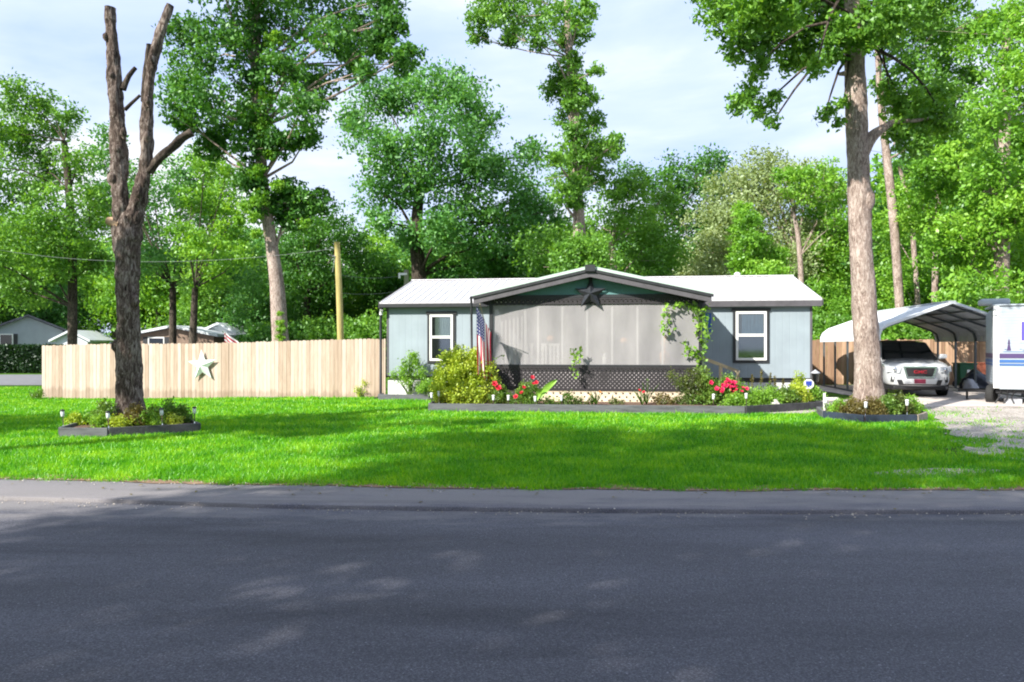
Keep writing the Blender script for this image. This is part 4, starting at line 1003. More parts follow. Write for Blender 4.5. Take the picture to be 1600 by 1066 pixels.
# seaside graphic: small tower with gulls
m = MB(); m.xprism([(.28,1.50),(.38,1.50),(.35,1.66),(.31,1.66)], -.0145, -.0095); m.box(.305,.355,-.0145,-.0095,1.67,1.72); m.xprism([(.305,1.725),(.355,1.725),(.33,1.82)], -.0145, -.0095); m.build('graphic_tower', 'rv_stripe_mauve', rv)
m = MB()
for x, z in ((.22,1.52),(.26,1.49),(.56,1.53),(.62,1.50),(.70,1.55)): m.xprism([(x,z),(x+.03,z+.02),(x+.06,z),(x+.03,z+.008)], -.0145, -.0095)
m.box(.20,.80,-.0145,-.0095,1.465,1.475); m.build('graphic_waves', 'rv_stripe_blue', rv)
m = MB(); m.box(.05,L_-.1,.1,Wd-.1,.36,zb-.003); m.build('chassis', 'black_plastic', rv)
for x in (2.9,3.75):
    for y in (.12, Wd-.12):
        w = MB(); w.lathe((0,0,0),[(.16,-.09),(.31,-.09),(.33,-.06),(.33,.06),(.31,.09),(.16,.09)],24); wo = w.build('wheel', 'rubber', rv); wo.location = (x,y,.33); wo.rotation_euler = (math.pi/2,0,0)
        w = MB(); w.lathe((0,0,0),[(.03,.06),(.15,.03),(.17,.05)],16); w.build('rim', 'rim', wo)
# tongue, jack and spare wheel at the near end
m = MB(); m.bar((.2,.5,.38),(-.75,1.1,.38),.07); m.bar((.2,1.7,.38),(-.75,1.1,.38),.07); m.build('tow_bar', 'black_plastic', rv)
m = MB(); m.tube([(-.55,1.1,.06),(-.55,1.1,.42)],.03,n=8); m.build('jack', 'black_plastic', rv)
m = MB(); m.lathe((0,0,0),[(.14,-.08),(.26,-.09),(.28,-.05),(.28,.05),(.26,.09),(.14,.08)],24); o = m.build('spare_wheel', 'rubber', rv); o.location = (-.02,-.02+.45,.30); o.rotation_euler = (R(90),R(0),R(70))
m = MB(); rr = random.Random(4)
for k in range(9):
    x = .15+k*.16; m.tube([(x,.05,.44),(x+rr.uniform(-.1,.1),-.03,.25),(x+rr.uniform(-.2,.3),.02,.05)],.018,n=6)
m.build('stabiliser', 'black_plastic', rv)
m = MB()
for x in (.25,.75): m.box(x,x+.38,.02,.35,.0,.22)
m.build('support_block', 'tarp_grey', rv)

# bins and bags behind the carport
bn = empty('wheeled_bin', (gx(1507,28.4),28.4,.1), 'dark green wheeled bin against the brown fence', 'bin', rz=HZR)
m = MB(); m.add([(-.24,-.28,.06),(.24,-.28,.06),(.24,.26,.06),(-.24,.26,.06),(-.30,-.34,.86),(.30,-.34,.86),(.30,.30,.86),(-.30,.30,.86)], [(0,3,2,1),(4,5,6,7),(0,1,5,4),(1,2,6,5),(2,3,7,6),(3,0,4,7)]); m.build('body', 'bin_green', bn, bevel=.02)
m = MB(); m.box(-.32,.32,-.37,.33,.864,.91); m.build('lid', 'bin_green', bn, bevel=.02)
m = MB(); m.box(-.05,.05,-.345,-.335,.55,.66); m.build('emblem', 'white_plastic', bn)
for s in (-1,1):
    m = MB(); m.lathe((0,0,0),[(.10,-.03),(.11,0),(.10,.03)],14); w = m.build('wheel','rubber',bn); w.location = (s*.25,.26,.11); w.rotation_euler = (0,math.pi/2,0)
b2 = empty('storage_box', (gx(1533,28.6),28.6,.1), 'reddish brown storage box beside the green bin', 'box', rz=HZR)
m = MB(); m.box(-.36,.36,-.3,.3,0,.86); m.build('body', 'bin_red', b2, bevel=.02)
m = MB(); m.box(-.38,.38,-.32,.32,.863,.92); m.build('lid', 'bin_red', b2, bevel=.02)
def lump(name, label, cat, loc, d, mat, seed, rz=0):
    import bmesh
    bm = bmesh.new(); bmesh.ops.create_icosphere(bm, subdivisions=4, radius=1); rr = random.Random(seed); ph = [rr.random()*6 for _ in range(6)]
    for v in bm.verts:
        c = v.co; k = 1+.13*math.sin(c.x*4+ph[0])*math.sin(c.z*5+ph[1])+.09*math.sin(c.y*7+ph[2]+c.x*5)+.04*math.sin(c.z*15+c.x*9+ph[3])
        v.co = Vector((c.x*d[0]*k, c.y*d[1]*k, max(-.2, c.z)*d[2]*k))
    me = bpy.data.meshes.new(name); bm.to_mesh(me); bm.free(); me.polygons.foreach_set('use_smooth', [True]*len(me.polygons)); me.materials.append(MT[mat])
    o = bpy.data.objects.new(name, me); COL.objects.link(o); o.location = loc; o.rotation_euler = (0,0,rz); return tag(o, label, cat)
lump('tarp_heap', 'grey and black tarp covered heap on the drive beside the trailer', 'tarp', (gx(1527,26.2),26.2,.12), (.55,.4,.62), 'bag_black', 2)
lump('trash_bag', 'grey sack leaning on the covered heap', 'bag', (gx(1512,25.9),25.75,.12), (.28,.2,.40), 'tarp_grey', 5, .4)

# lamp post, security sign, garden frame
lp = empty('lantern_post', (gx(1274,21.3),21.3,0), 'black lantern post by the right corner of the house', 'lamp')
m = MB(); m.tube([(0,0,-.02),(0,0,.62)],.045,n=10); m.build('post','black_trim',lp)
m = MB(); m.lathe((0,0,.62),[(.05,0),(.09,.02),(.11,.22),(.13,.24)],10); m.build('lantern','glass_dark',lp)
m = MB(); m.lathe((0,0,.86),[(.14,.001),(.12,.03),(.03,.09),(.01,.11)],10); m.build('cap','tarp_grey',lp)
sg = empty('security_sign', (gx(1263,20.2),20.2,.02), 'small white sign with a blue shield on a stake in the bed', 'sign')
m = MB(); m.tube([(0,0,-.05),(0,0,.50)],.012,n=6); m.build('stake','white_plastic',sg)
m = MB(); m.xprism([(.14*math.cos(R(22.5+45*i)), .60+.14*math.sin(R(22.5+45*i))) for i in range(8)], -.035, -.02); m.build('panel','white_plastic',sg)
m = MB(); m.xprism([(-.08,.68),(.08,.68),(.08,.58),(0,.51),(-.08,.58)], -.040, -.036); m.build('shield','sign_blue',sg)
gf = empty('garden_arch', (gx(1298,17.95),17.9,.0), 'small white wooden frame at the left of the tall tree bed', 'garden arch')
m = MB(); m.box(-.19,-.15,-.02,.02,.0,.52); m.build('upright','window_white',gf)
m = MB(); m.box(.15,.19,-.02,.02,.0,.40); m.build('upright','window_white',gf)
m = MB(); m.box(-.147,.147,-.018,.018,.36,.42); m.build('crossbar','window_white',gf)

# solar lights
def solar(px, Y, label, h=.34, lean=0):
    x = gx(px, Y); r = empty('solar_light', (x,Y,gz(x,Y)+.10), label, 'solar light', 'solar garden lights in the beds'); r.rotation_euler = (0,lean,0)
    m = MB(); m.tube([(0,0,-.05),(0,0,h-.12)],.011,n=7); m.build('stake','chrome',r)
    m = MB(); m.lathe((0,0,h-.12),[(.024,0),(.030,.02),(.032,.10),(.030,.102)],12); m.build('lens','clear_lens',r)
    m = MB(); m.lathe((0,0,h-.016),[(.040,0),(.040,.016),(.026,.028),(.0101,.032)],12); m.build('cap','black_plastic' if px < 320 else 'white_plastic',r)
for px, Y, lb, h in [(99,13.85,'solar light at the left end of the bare tree bed',.36),(170,13.75,'solar light at the front corner of the bare tree bed',.34),(254,14.15,'solar light right of the bare tree in its bed',.36),(304,14.5,'solar light at the right end of the bare tree bed',.36),
    (675,19.15,'solar light at the left end of the long front bed',.34),(686,19.5,'second solar light from the left end of the long bed',.36),(771,18.9,'solar light just right of the yellow green bush',.30),(794,18.85,'solar light in front of the red roses left of the porch',.30),
    (837,18.75,'solar light below the broad bright leaf',.28),(878,18.7,'solar light before the middle of the tan lattice',.30),(1114,18.35,'solar light left of the large red rose bush',.36),(1166,18.3,'solar light at the corner of the long bed under the red roses',.38),
    (1352,16.3,'solar light at the front corner of the tall tree bed',.32),(1417,16.4,'solar light at the right of the tall tree bed',.36),(1290,17.3,'solar light at the left corner of the tall tree bed',.34)]:
    solar(px, Y, lb, h, random.uniform(-.06,.06))

# utility poles and wires
ups = empty('utility_pole', (gx(534,27.5),27.5,-.1), 'yellowish wooden pole rising behind the picket fence', 'pole')
m = MB(); m.tube([(0,0,-.1),(-.07,0,3.0),(-.17,0,5.45)],[.125,.115,.10],n=14,wob=.02,step=.6); m.build('pole','wood_pole',ups)
m = MB(); m.box(-.34,-.20,-.05,.05,4.92,4.96); m.build('bracket','steel',ups)
up2 = empty('utility_pole', (gx(635,36),36,-.1), 'grey service pole with a fitting just left of the roof ridge', 'pole')
m = MB(); m.tube([(0,0,0),(0,0,5.3)],[.13,.11],n=12); m.build('pole','grey_pole',up2)
m = MB(); m.box(-.35,.05,-.16,-.12,5.05,5.15); m.box(-.35,-.25,-.22,-.1,4.9,5.05); m.build('fitting','white_plastic',up2)
def wire(a, b, sag, label, r=.006):
    a = Vector(a); b = Vector(b); n = 16; m = MB(); pts = []
    for i in range(n+1):
        t = i/n; p = a.lerp(b, t); p.z -= sag*4*t*(1-t); pts.append(p)
    m.tube(pts, r, n=5); o = m.build('power_line', 'cable'); return tag(o, label, 'wire')
pt = at(527,388,27.4)
wire(pt, at(0,391,34), .5, 'overhead wire running left from the yellowish pole')
wire(at(524,400,27.4), at(524,425,27.4)+Vector((-.1,0,0)), 0, 'short wire hanging beside the yellowish pole', .01)
wire(at(531,430,27.5), at(632,430,36), .12, 'upper wire between the yellowish pole and the grey pole')
wire(at(532,458,27.5), at(634,452,36), .12, 'lower wire between the yellowish pole and the grey pole')
# flag on the far side
f2 = empty('small_flag', (gx(376,29.5),29.5,-.15), 'small red and white flag drooping just above the fence top', 'flag')
m = MB(); m.tube([(0,0,0),(-.62,0,2.35)],.014,n=6); m.build('pole','white_plastic',f2)
nu, nv = 24, 12; vs = []; uv = []
for i in range(nu+1):
    for j in range(nv+1):
        U = i/nu; V = j/nv
        vs.append((-.62+.72*U-.03*V, .05*math.sin(U*9+V*2), 2.34-.42*(1-V)-.62*U+.10*V*U)); uv.append((U*.6+.4, V*.45))
m = MB(); m.add(vs, [(i*(nv+1)+j,(i+1)*(nv+1)+j,(i+1)*(nv+1)+j+1,i*(nv+1)+j+1) for i in range(nu) for j in range(nv)], smooth=True); o = m.build('cloth','flag',f2)
l = o.data.uv_layers.new(name='UVMap')
for lp_ in o.data.loops: l.data[lp_.index].uv = uv[lp_.vertex_index]

# far buildings
MT['far_white_shaded'] = siding_mat('far_white_shaded', (.30,.33,.38), .3); MT['far_roof'] = pmat('far_roof', (.07,.075,.10), .9, .2, 2)  # wall: blue grey shade of a white house, put into the colour
MT['far_white'] = pmat('far_white', (.62,.66,.70), .6, .08, 2); MT['far_red'] = pmat('far_red', (.24,.17,.13), .9, .15, 2)
def far_house(label, x, Y, w, d, hw, hr, wall, roofm, wins=(), rz=0, name='far_house'):
    r = empty(name, (x,Y,gz(x,Y)), label, 'house', rz=rz)
    m = MB(); m.xprism([(-w/2,0),(w/2,0),(w/2,hw),(0,hr),(-w/2,hw)],0,d); m.build('wall',wall,r)
    m = MB()
    for s in (-1,1):
        e = s*(w/2+.35); ze = hw-.35*(hr-hw)/(w/2)
        m.add([(0,-.35,hr+.03),(e,-.35,ze+.03),(0,d+.35,hr+.03),(e,d+.35,ze+.03),(0,-.35,hr+.18),(e,-.35,ze+.18),(0,d+.35,hr+.18),(e,d+.35,ze+.18)], [(0,2,3,1),(4,5,7,6),(0,1,5,4),(2,6,7,3),(1,3,7,5)])
    m.build('roof',roofm,r)
    for wx, z0, z1, ww in wins:
        m = MB(); m.box(wx-ww/2,wx+ww/2,-.06,-.005,z0,z1); o = m.build('window','window_white',r)
        m = MB(); m.box(wx-ww/2+.08,wx+ww/2-.08,-.08,-.061,z0+.08,z1-.08); m.build('pane','glass_dark',o)
        for s in (-1,1):
            m = MB(); m.box(wx+s*(ww/2+.16)-.14,wx+s*(ww/2+.16)+.14,-.06,-.005,z0,z1); m.build('shutter','black_trim',o)
    return r
far_house('white house coloured grey for shade with a dark gable roof at the left edge', gx(43,60), 60, 4.8, 9, 3.1, 4.15, 'far_white_shaded', 'far_roof', [(-1.4,1.5,2.8,.9)], R(37))
far_house('pale outbuilding between the shade grey house and the bare tree', gx(112,58), 58, 2.4, 3, 2.3, 2.9, 'far_white', 'far_white', [], name='outbuilding')
far_house('mobile home with a pale roof and brown wall seen above the fence', gx(270,47), 47, 5.0, 4, 2.45, 2.95, 'far_red', 'far_white', [(-1,1.3,2.4,1.0)], 0, 'mobile_home')
far_house('long white building glimpsed under the trees beyond the fence', gx(342,50), 50, 2.6, 4, 2.6, 3.2, 'far_white', 'far_white', [], 0, 'outbuilding')
v = empty('parked_van', (gx(158,52),52,-.2), 'white van parked beyond the left end of the fence', 'van')
m = MB(); m.xprism([(-1.6,.3),(1.6,.3),(1.6,1.0),(1.2,1.15),(.7,1.9),(-1.6,1.95)],0,1.8); m.build('body','far_white',v,bevel=.08)
m = MB(); m.xprism([(-1.4,1.2),(.85,1.2),(.60,1.75),(-1.4,1.78)],-.03,-.004); m.build('side_window','glass_dark',v)
for x in (-1,1):
    m = MB(); m.lathe((0,0,0),[(.3,-.1),(.33,0),(.3,.1)],16); o = m.build('wheel','rubber',v); o.location=(x,.05,.33); o.rotation_euler=(math.pi/2,0,0)
# ================================================================== PLANTS
def plant(name, label, cat, pos, blobs, mat, leaf=.06, dens=1.0, stems=5, group=None, seed=1, sr=.012, clump=.10, up=.3, hang=0, aspect=.5, stemm='stem'):
    rng = np.random.default_rng(seed); rr = random.Random(seed); pos = Vector(pos); r = empty(name, pos, label, cat, group)
    if stems:
        m = MB()
        for k in range(stems):
            b = rr.choice(blobs); e = Vector(b[:3])+Vector((rr.uniform(-1,1),rr.uniform(-1,1),rr.uniform(-.3,1)))*b[3]*.8
            s = Vector((rr.uniform(-.05,.05),rr.uniform(-.05,.05),-.02)); m.tube([s, s.lerp(e,.5)+Vector((rr.uniform(-.03,.03),0,.05)), e],[sr,sr*.8,sr*.4],n=5,cap=False)
        m.build('stem', stemm, r)
    if mat:
        P=[];T=[]
        for b in blobs:
            x,y,z,ra = b[:4]; nc = max(4,int(70*dens*ra*ra/(clump*clump)*.12)); d = rng.normal(size=(nc,3)); d/=np.linalg.norm(d,axis=1,keepdims=True)
            c = d*(ra*rng.uniform(.2,1.05,nc)**.6)[:,None]; c[:,2]*=(b[4] if len(b)>4 else 1); c += np.array([x,y,z]); k = max(6,int(12*(clump/leaf)**1.2)); idx=np.repeat(np.arange(nc),k)
            P.append(c[idx]+rng.normal(size=(len(idx),3))*clump*.5); T.append(np.repeat(rng.uniform(0,1,nc),k))
        P=np.concatenate(P); T=np.concatenate(T); ok = P[:,2] > -.02
        leaf_obj('foliage', P[ok], leaf, mat, r, up=up, rndc=T[ok], rng=rng, aspect=aspect, hang=hang)
    return r
def blossom(mesh_cache={}, mat='rose', s=.05):
    key=(mat,round(s,3))
    if key not in mesh_cache:
        m = MB(); rr = random.Random(3)
        for ringi,(n,rad,tilt) in enumerate(((5,1.0,.35),(5,.72,.8),(4,.42,1.2))):
            for k in range(n):
                a = k*2*math.pi/n+ringi*.6; c, s_ = math.cos(a), math.sin(a); o = Vector((c,s_,0)); t = Vector((-s_,c,0)); u = (o*math.cos(tilt)+Vector((0,0,1))*math.sin(tilt))
                b = Vector((0,0,0)); R_ = rad*s
                m.add([b, b+u*R_*.6+t*R_*.5, b+u*R_*1.05, b+u*R_*.6-t*R_*.5], [(0,1,2,3)])
        o = m.build('flower', mat, None); mesh_cache[key] = o.data; bpy.data.objects.remove(o)
    return mesh_cache[key]
def flowers(root, pts, mat, s):
    for p in pts:
        o = bpy.data.objects.new('flower', blossom(mat=mat, s=s)); COL.objects.link(o); o.parent = root; o.location = p
        o.rotation_euler = (R(random.uniform(20,75)), random.uniform(-.4,.4), random.uniform(-.5,.5)); k = random.uniform(.8,1.3); o.scale = (k,k,k)
rr = random.Random(21)
def bp(px, Y, z=.14): return (gx(px,Y), Y, z)
# big yellow-green bush
bx_ = []
for (px,py,rp,dy) in [(722,612,30,0),(700,600,26,-.2),(750,606,24,.1),(735,580,26,.2),(712,575,22,0),(757,585,16,0),(700,560,13,.1),(740,556,14,.1),(716,552,10,0),(688,612,18,0),(726,628,34,-.1),(770,600,10,.2),(685,586,10,.1)]:
    p = at(px,py,19.95+dy); bx_.append((p.x-gx(724,19.95), dy, p.z-.14, rp/F*19.95))
plant('shrub','large yellow green bush left of the flag','bush', bp(724,19.95), bx_, 'leaf_yellow', .075, 1.1, 26, seed=4, clump=.13, sr=.014)
bx_ = []
for (px,py,rp,dy) in [(637,575,13,0),(650,568,11,.1),(628,590,10,0),(655,585,10,0),(640,600,9,0),(618,588,7,0),(645,556,8,0),(665,600,8,0)]:
    p = at(px,py,23.2+dy); bx_.append((p.x-gx(640,23.2), dy, p.z-.1, rp/F*23.2))
plant('shrub','airy green shrub below the left window','bush', bp(640,23.2,.12), bx_, 'leaf_fresh', .06, .7, 16, seed=5, clump=.11, sr=.016, stemm='stem')
plant('shrub','low green shrub beside the airy one under the left window','bush', bp(668,22.9,.12), [(0,0,.3,.22),(.25,0,.22,.2),(-.2,.1,.2,.15)], 'leaf_fresh', .055, .8, 6, seed=6, clump=.09)
# bright broad leaf plant
pl_ = empty('broadleaf_plant', bp(838,19.0), 'plant with one broad bright green leaf leaning right', 'plant')
def bladeleaf(m, a, b, w, n=10, bend=.15):
    a=Vector(a); b=Vector(b); side=(b-a).cross(Vector((0,1,0))).normalized(); vs=[]
    for i in range(n+1):
        t=i/n; c=a.lerp(b,t)+Vector((0,0,bend*math.sin(t*math.pi)))*(b-a).length; ww=w*math.sin(math.pi*min(1,.12+t*.88))**.7; vs += [c-side*ww*.5+Vector((0,-.02*math.sin(t*9),0)), c+Vector((0,.02,0)), c+side*ww*.5+Vector((0,-.02,0))]
    m.add(vs,[(3*i+k,3*i+k+1,3*i+k+4,3*i+k+3) for i in range(n) for k in (0,1)],smooth=True)
MT['broadleaf'] = pmat('broadleaf', (.25,.46,.06), .5, .15, 8, stretch=(1,1,4))
m = MB(); bladeleaf(m,(0,0,.15),(.52,-.05,.66),.16,bend=.06); m.build('leaf','broadleaf',pl_)
m = MB(); bladeleaf(m,(-.02,0,.12),(.16,-.1,.42),.13); m.build('leaf','broadleaf',pl_)
m = MB(); m.tube([(0,0,-.05),(0,0,.18)],.02,n=6); m.build('stem','stem',pl_)
# roses left of porch
rb = plant('rose_bush','red rose bush in front of the left of the black lattice','rose bush', bp(822,19.2), [(0,0,.35,.18),(.15,0,.45,.15),(-.1,.05,.2,.2),(.25,0,.2,.18),(-.05,0,.5,.1),(.1,0,.12,.2)], 'leaf_bed', .05, .9, 14, seed=7, clump=.09)
flowers(rb, [(at(px,py,19.1)-rb.location) for px,py in ((832,590),(838,598),(819,605),(815,614),(806,620),(834,600))], 'rose_dark', .06)
rb = plant('rose_bush','small rose bush with two dark red blooms right of the big bush','rose bush', bp(783,19.3), [(0,0,.25,.16),(-.15,0,.2,.15),(.15,0,.18,.15),(.0,0,.42,.1)], 'leaf_bed', .05, .8, 10, seed=8, clump=.08)
flowers(rb, [(at(px,py,19.2)-rb.location) for px,py in ((773,600),(779,606),(781,608))], 'rose_dark', .07)
# low plants before tan lattice
for i,(px,mt,ht,sd,lb) in enumerate([(800,'leaf_bed',.16,31,'low dark green clump between the two left rose bushes'),(858,'leaf_fresh',.14,32,'low bright clump right of the broad leaf plant'),(886,'leaf_bed',.22,33,'dark leafy clump at the left end of the clear tan lattice'),(908,'leaf_olive',.12,34,'reddish low plant in front of the tan lattice'),
    (962,'leaf_olive',.13,35,'olive low plant in front of the middle tan lattice'),(1035,'leaf_brown',.22,36,'reddish brown leafy plant in front of the tan lattice'),(1062,'leaf_olive',.18,37,'thin twiggy plant at the right part of the tan lattice'),(1085,'leaf_bed',.26,38,'leafy clump at the right end of the tan lattice'),(778,'leaf_olive',.2,39,'spindly plant at the foot of the porch corner post')]):
    plant('bed_plant', lb, 'plant', bp(px,19.3), [(0,0,ht*.7,ht*.8),(.14,0,ht*.5,ht*.6),(-.12,.05,ht*.5,ht*.6)], mt, .045, .45, 8, seed=sd, clump=.07)
def lily(px, Y, h, label, mat='flower_orange', n=3, seed=1, fs=.05, grassy=True):
    r = empty('flowering_plant', bp(px,Y), label, 'flower'); q = random.Random(seed); m = MB(); tips=[]
    for k in range(n):
        t = Vector((q.uniform(-.12,.12),q.uniform(-.1,.1),h*q.uniform(.8,1.05))); m.tube([(0,0,-.04),t*.5+Vector((q.uniform(-.03,.03),0,0)),t],[.008,.006,.004],n=5,cap=False); tips.append(t)
    m.build('stem','stem',r)
    if grassy:
        m = MB()
        for k in range(26):
            a = q.uniform(0,6.28); l = q.uniform(.2,.42)*h/.45; bladeleaf(m,(0,0,0),(math.cos(a)*l*.6,math.sin(a)*l*.3,l),.016,5,.1)
        m.build('leaf','broadleaf',r)
    for t in tips:
        o = bpy.data.objects.new('flower', blossom(mat=mat,s=fs)); COL.objects.link(o); o.parent=r; o.location=t; o.rotation_euler=(R(45),0,q.uniform(-1,1))
    return r
lily(931,19.1,.40,'single orange flower stem before the tan lattice','flower_orange',1,2)
lily(1003,19.1,.42,'grassy plant with small red flowers before the tan lattice','rose_dark',2,3,.045)
lily(925,19.2,.30,'grassy green clump left of the single orange flower','flower_orange',0 or 1,4,.03)
lily(1010,19.3,.62,'tall blue green leafy stalk before the right lattice','stem',1,5,.05)
# climbing vine at right porch corner and small one in the middle
def vine(label, path, Y, leafm='leaf_fresh', seed=1, leaf=.11, n=14):
    rng = np.random.default_rng(seed); p0 = at(*path[0][0][:2], Y); r = empty('climbing_vine', (p0.x,p0.y,p0.z), label, 'vine'); m = MB(); P=[]
    for br in path:
        pts=[at(px,py,Y)-p0+Vector((0,random.uniform(-.03,.03),0)) for px,py in br]; m.tube(pts,.010,n=5,step=.15)
        for a,b in zip(pts[:-1],pts[1:]):
            L=(b-a).length; k=max(2,int(L*n*2.2)); t=rng.uniform(0,1,k); q=np.array(a)[None]+(np.array(b-a))[None]*t[:,None]+rng.normal(size=(k,3))*np.array([.065,.03,.06]); P.append(q)
    m.build('stem','stem',r); leaf_obj('foliage',np.concatenate(P),leaf,leafm,r,up=.0,aspect=.8,rng=rng); return r
vine('green vine climbing the right corner post of the porch', [[(1098,604),(1099,560),(1096,520),(1100,480)],[(1096,560),(1080,545),(1062,535)],[(1100,500),(1085,478),(1060,476),(1040,482)],[(1040,482),(1046,500),(1034,515),(1048,520)],[(1097,540),(1106,530),(1104,500)],[(1098,590),(1088,560),(1072,552)],[(1099,480),(1108,484)],[(1085,478),(1092,500),(1088,520)]], 19.88, seed=3, n=20)
vine('short green vine sprig in front of the middle of the screen', [[(893,576),(900,562),(895,545)],[(897,560),(908,550),(910,545)],[(893,576),(899,583)]], 20.1, seed=4, leaf=.10, n=22)
vine('pale thin vine sprig at the lower left corner of the screen', [[(768,585),(775,560),(785,555)]], 20.35, seed=6, leaf=.07, n=12)
# right-hand twiggy rose and big red bush
plant('shrub','olive twiggy shrub in front of the right corner of the black lattice','bush', bp(1078,19.25), [(-.2,0,.6,.2),(.1,0,.7,.22),(.3,0,.45,.25),(0,0,.4,.25),(-.45,0,.75,.12),(.35,0,.9,.12)], 'leaf_olive', .05, .45, 18, seed=12, clump=.10)
bb = plant('rose_bush','large rose bush full of bright red blooms right of the porch','rose bush', bp(1138,19.2), [(0,0,.35,.32),(.25,0,.3,.25),(-.3,0,.35,.25),(-.5,.1,.45,.22),(.1,-.1,.15,.3),(-.5,0,.2,.28),(-.6,0,.65,.15),(0,0,.55,.2)], 'leaf_bed', .055, 1.3, 22, seed=13, clump=.11)
fp = []
q = random.Random(9)
for k in range(40):
    a = q.uniform(0,6.28); t = math.sqrt(q.random()); fp.append(at(1143+24*t*math.cos(a), 604+12*t*math.sin(a)+abs(t*math.cos(a))*4, 18.95+q.uniform(-.1,.1))-bb.location)
fp.append(at(1111,598,18.95)-bb.location); fp.append(at(1109,600,18.95)-bb.location)
flowers(bb, fp, 'rose', .056)
# stalky plants
q = random.Random(17)
for i,(px,h,lb) in enumerate([(1175,.75,'first tall orange tipped spike right of the red roses'),(1188,.86,'tallest orange tipped spike right of the red roses'),(1201,.80,'third orange tipped spike, left of the window\'s right edge'),(1212,.72,'fourth orange tipped spike below the right window'),(1222,.66,'last and shortest orange tipped spike')]):
    r = empty('flower_spike', bp(px,19.5), lb, 'flower', 'orange tipped flower spikes')
    m = MB(); e = Vector((q.uniform(-.05,.05),0,h)); m.tube([(0,0,-.04),e*.6,e],[.010,.008,.004],n=5); m.build('stem','stem',r)
    rng = np.random.default_rng(i); t = rng.uniform(.62,1.0,110)[:,None]; P = np.array(e)[None]*t+rng.normal(size=(110,3))*.017; leaf_obj('spike',P,.035,'leaf_brown',r,rng=rng)
    t = rng.uniform(0,.6,60)[:,None]; P = np.array(e)[None]*t+rng.normal(size=(60,3))*.06; leaf_obj('foliage',P,.07,'leaf_fresh',r,rng=rng)
for i,(px,Y,h,w,mt,lb) in enumerate([(1182,19.0,.30,.30,'leaf_fresh','bright leafy clump at the corner of the bed by the red roses'),(1205,19.2,.34,.26,'leaf_fresh','bright leafy clump under the orange tipped spikes'),(1229,19.4,.36,.26,'leaf_bed','green clump under the right side of the window'),
     (1248,19.7,.46,.26,'leaf_yellow','yellowish bushy plant left of the shield sign'),(1272,20.3,.40,.24,'leaf_fresh','pale leafy plant right of the shield sign'),(1248,20.8,.75,.22,'leaf_yellow','taller yellowish plant against the white skirting'),(1150,18.65,.18,.28,'leaf_fresh','low bright ground plant in front of the red roses')]):
    plant('bed_plant', lb, 'plant', bp(px,Y), [(0,0,h*.55,w*.9),(w*.7,0,h*.4,w*.6),(-w*.7,0,h*.45,w*.6),(0,0,h*.9,w*.5)], mt, .055, .7, 8, seed=50+i, clump=.09)
lump('garden_stone','pale rounded stone in the right part of the long bed','stone',(gx(1211,18.95),18.95,.12),(.12,.09,.16),'stone',3)
# left tree bed plants
for i,(px,Y,h,w,mt,lb) in enumerate([(118,14.6,.16,.16,'leaf_yellow','small yellow green plant at the left of the bare tree bed'),(136,14.7,.14,.14,'leaf_fresh','low green plant second from the left in the bare tree bed'),(165,14.5,.46,.24,'leaf_bed','upright green plant left of the bare trunk'),(158,14.2,.18,.22,'leaf_fresh','bright mound at the front left of the bare trunk'),
     (188,14.15,.14,.20,'leaf_yellow','yellow green mound before the bare trunk'),(212,14.4,.36,.24,'leaf_brown','brownish feathery plant at the right foot of the bare trunk'),(232,14.4,.2,.24,'leaf_fresh','bright green plant between the trunk and the right solar light'),(262,14.9,.44,.20,'leaf_bed','upright leafy plant at the right of the bare tree bed'),(284,15.0,.34,.20,'leaf_bed','leafy plant near the right end of the bare tree bed'),(272,14.6,.14,.16,'leaf_yellow','low yellow green plant at the right end of the bare tree bed'),(240,15.3,.28,.2,'leaf_bed','dark clump behind the bright green plant in the bare tree bed')]):
    plant('bed_plant', lb, 'plant', (gx(px,Y),Y,.10), [(0,0,h*.55,w*.8),(w*.5,0,h*.35,w*.6),(-w*.5,0,h*.4,w*.6),(0,0,h*.85,w*.4)], mt, .05, .7, 9, seed=80+i, clump=.08)
for i,(px,Y,h,w,mt,lb) in enumerate([(1310,17.0,.26,.22,'leaf_fresh','light green clump at the left of the tall tree bed'),(1333,16.8,.30,.26,'leaf_brown','brownish twiggy clump at the left foot of the tall trunk'),(1362,16.5,.32,.28,'leaf_brown','reddish brown clump in front of the tall trunk'),(1385,16.7,.40,.28,'leaf_bed','green clump at the right foot of the tall trunk'),(1404,16.8,.36,.28,'leaf_olive','olive leafy clump right of the tall trunk'),(1423,17.0,.38,.24,'leaf_fresh','bright clump at the right end of the tall tree bed'),(1345,17.9,.3,.3,'leaf_bed','dark clump behind the left of the tall trunk'),(1397,17.8,.45,.3,'leaf_olive','tall olive clump behind the right of the trunk')]):
    plant('bed_plant', lb, 'plant', (gx(px,Y),Y,.10), [(0,0,h*.5,w*.8),(w*.6,0,h*.35,w*.6),(-w*.6,0,h*.4,w*.6),(0,0,h*.85,w*.45)], mt, .05, .7, 12, seed=110+i, clump=.08, hang=.6)
plant('bed_plant','yellow flowering weed at the foot of the fence near the house','plant',(gx(566,24.1),24.0,0),[(0,0,.2,.16),(.1,0,.45,.08),(-.1,0,.3,.12)],'leaf_yellow',.05,.4,6,seed=140)
plant('bed_plant','green weeds at the left end of the fence','plant',(gx(62,26.2),26.2,-.2),[(0,0,.2,.2),(-.2,0,.12,.15)],'leaf_bed',.06,.4,4,seed=141)
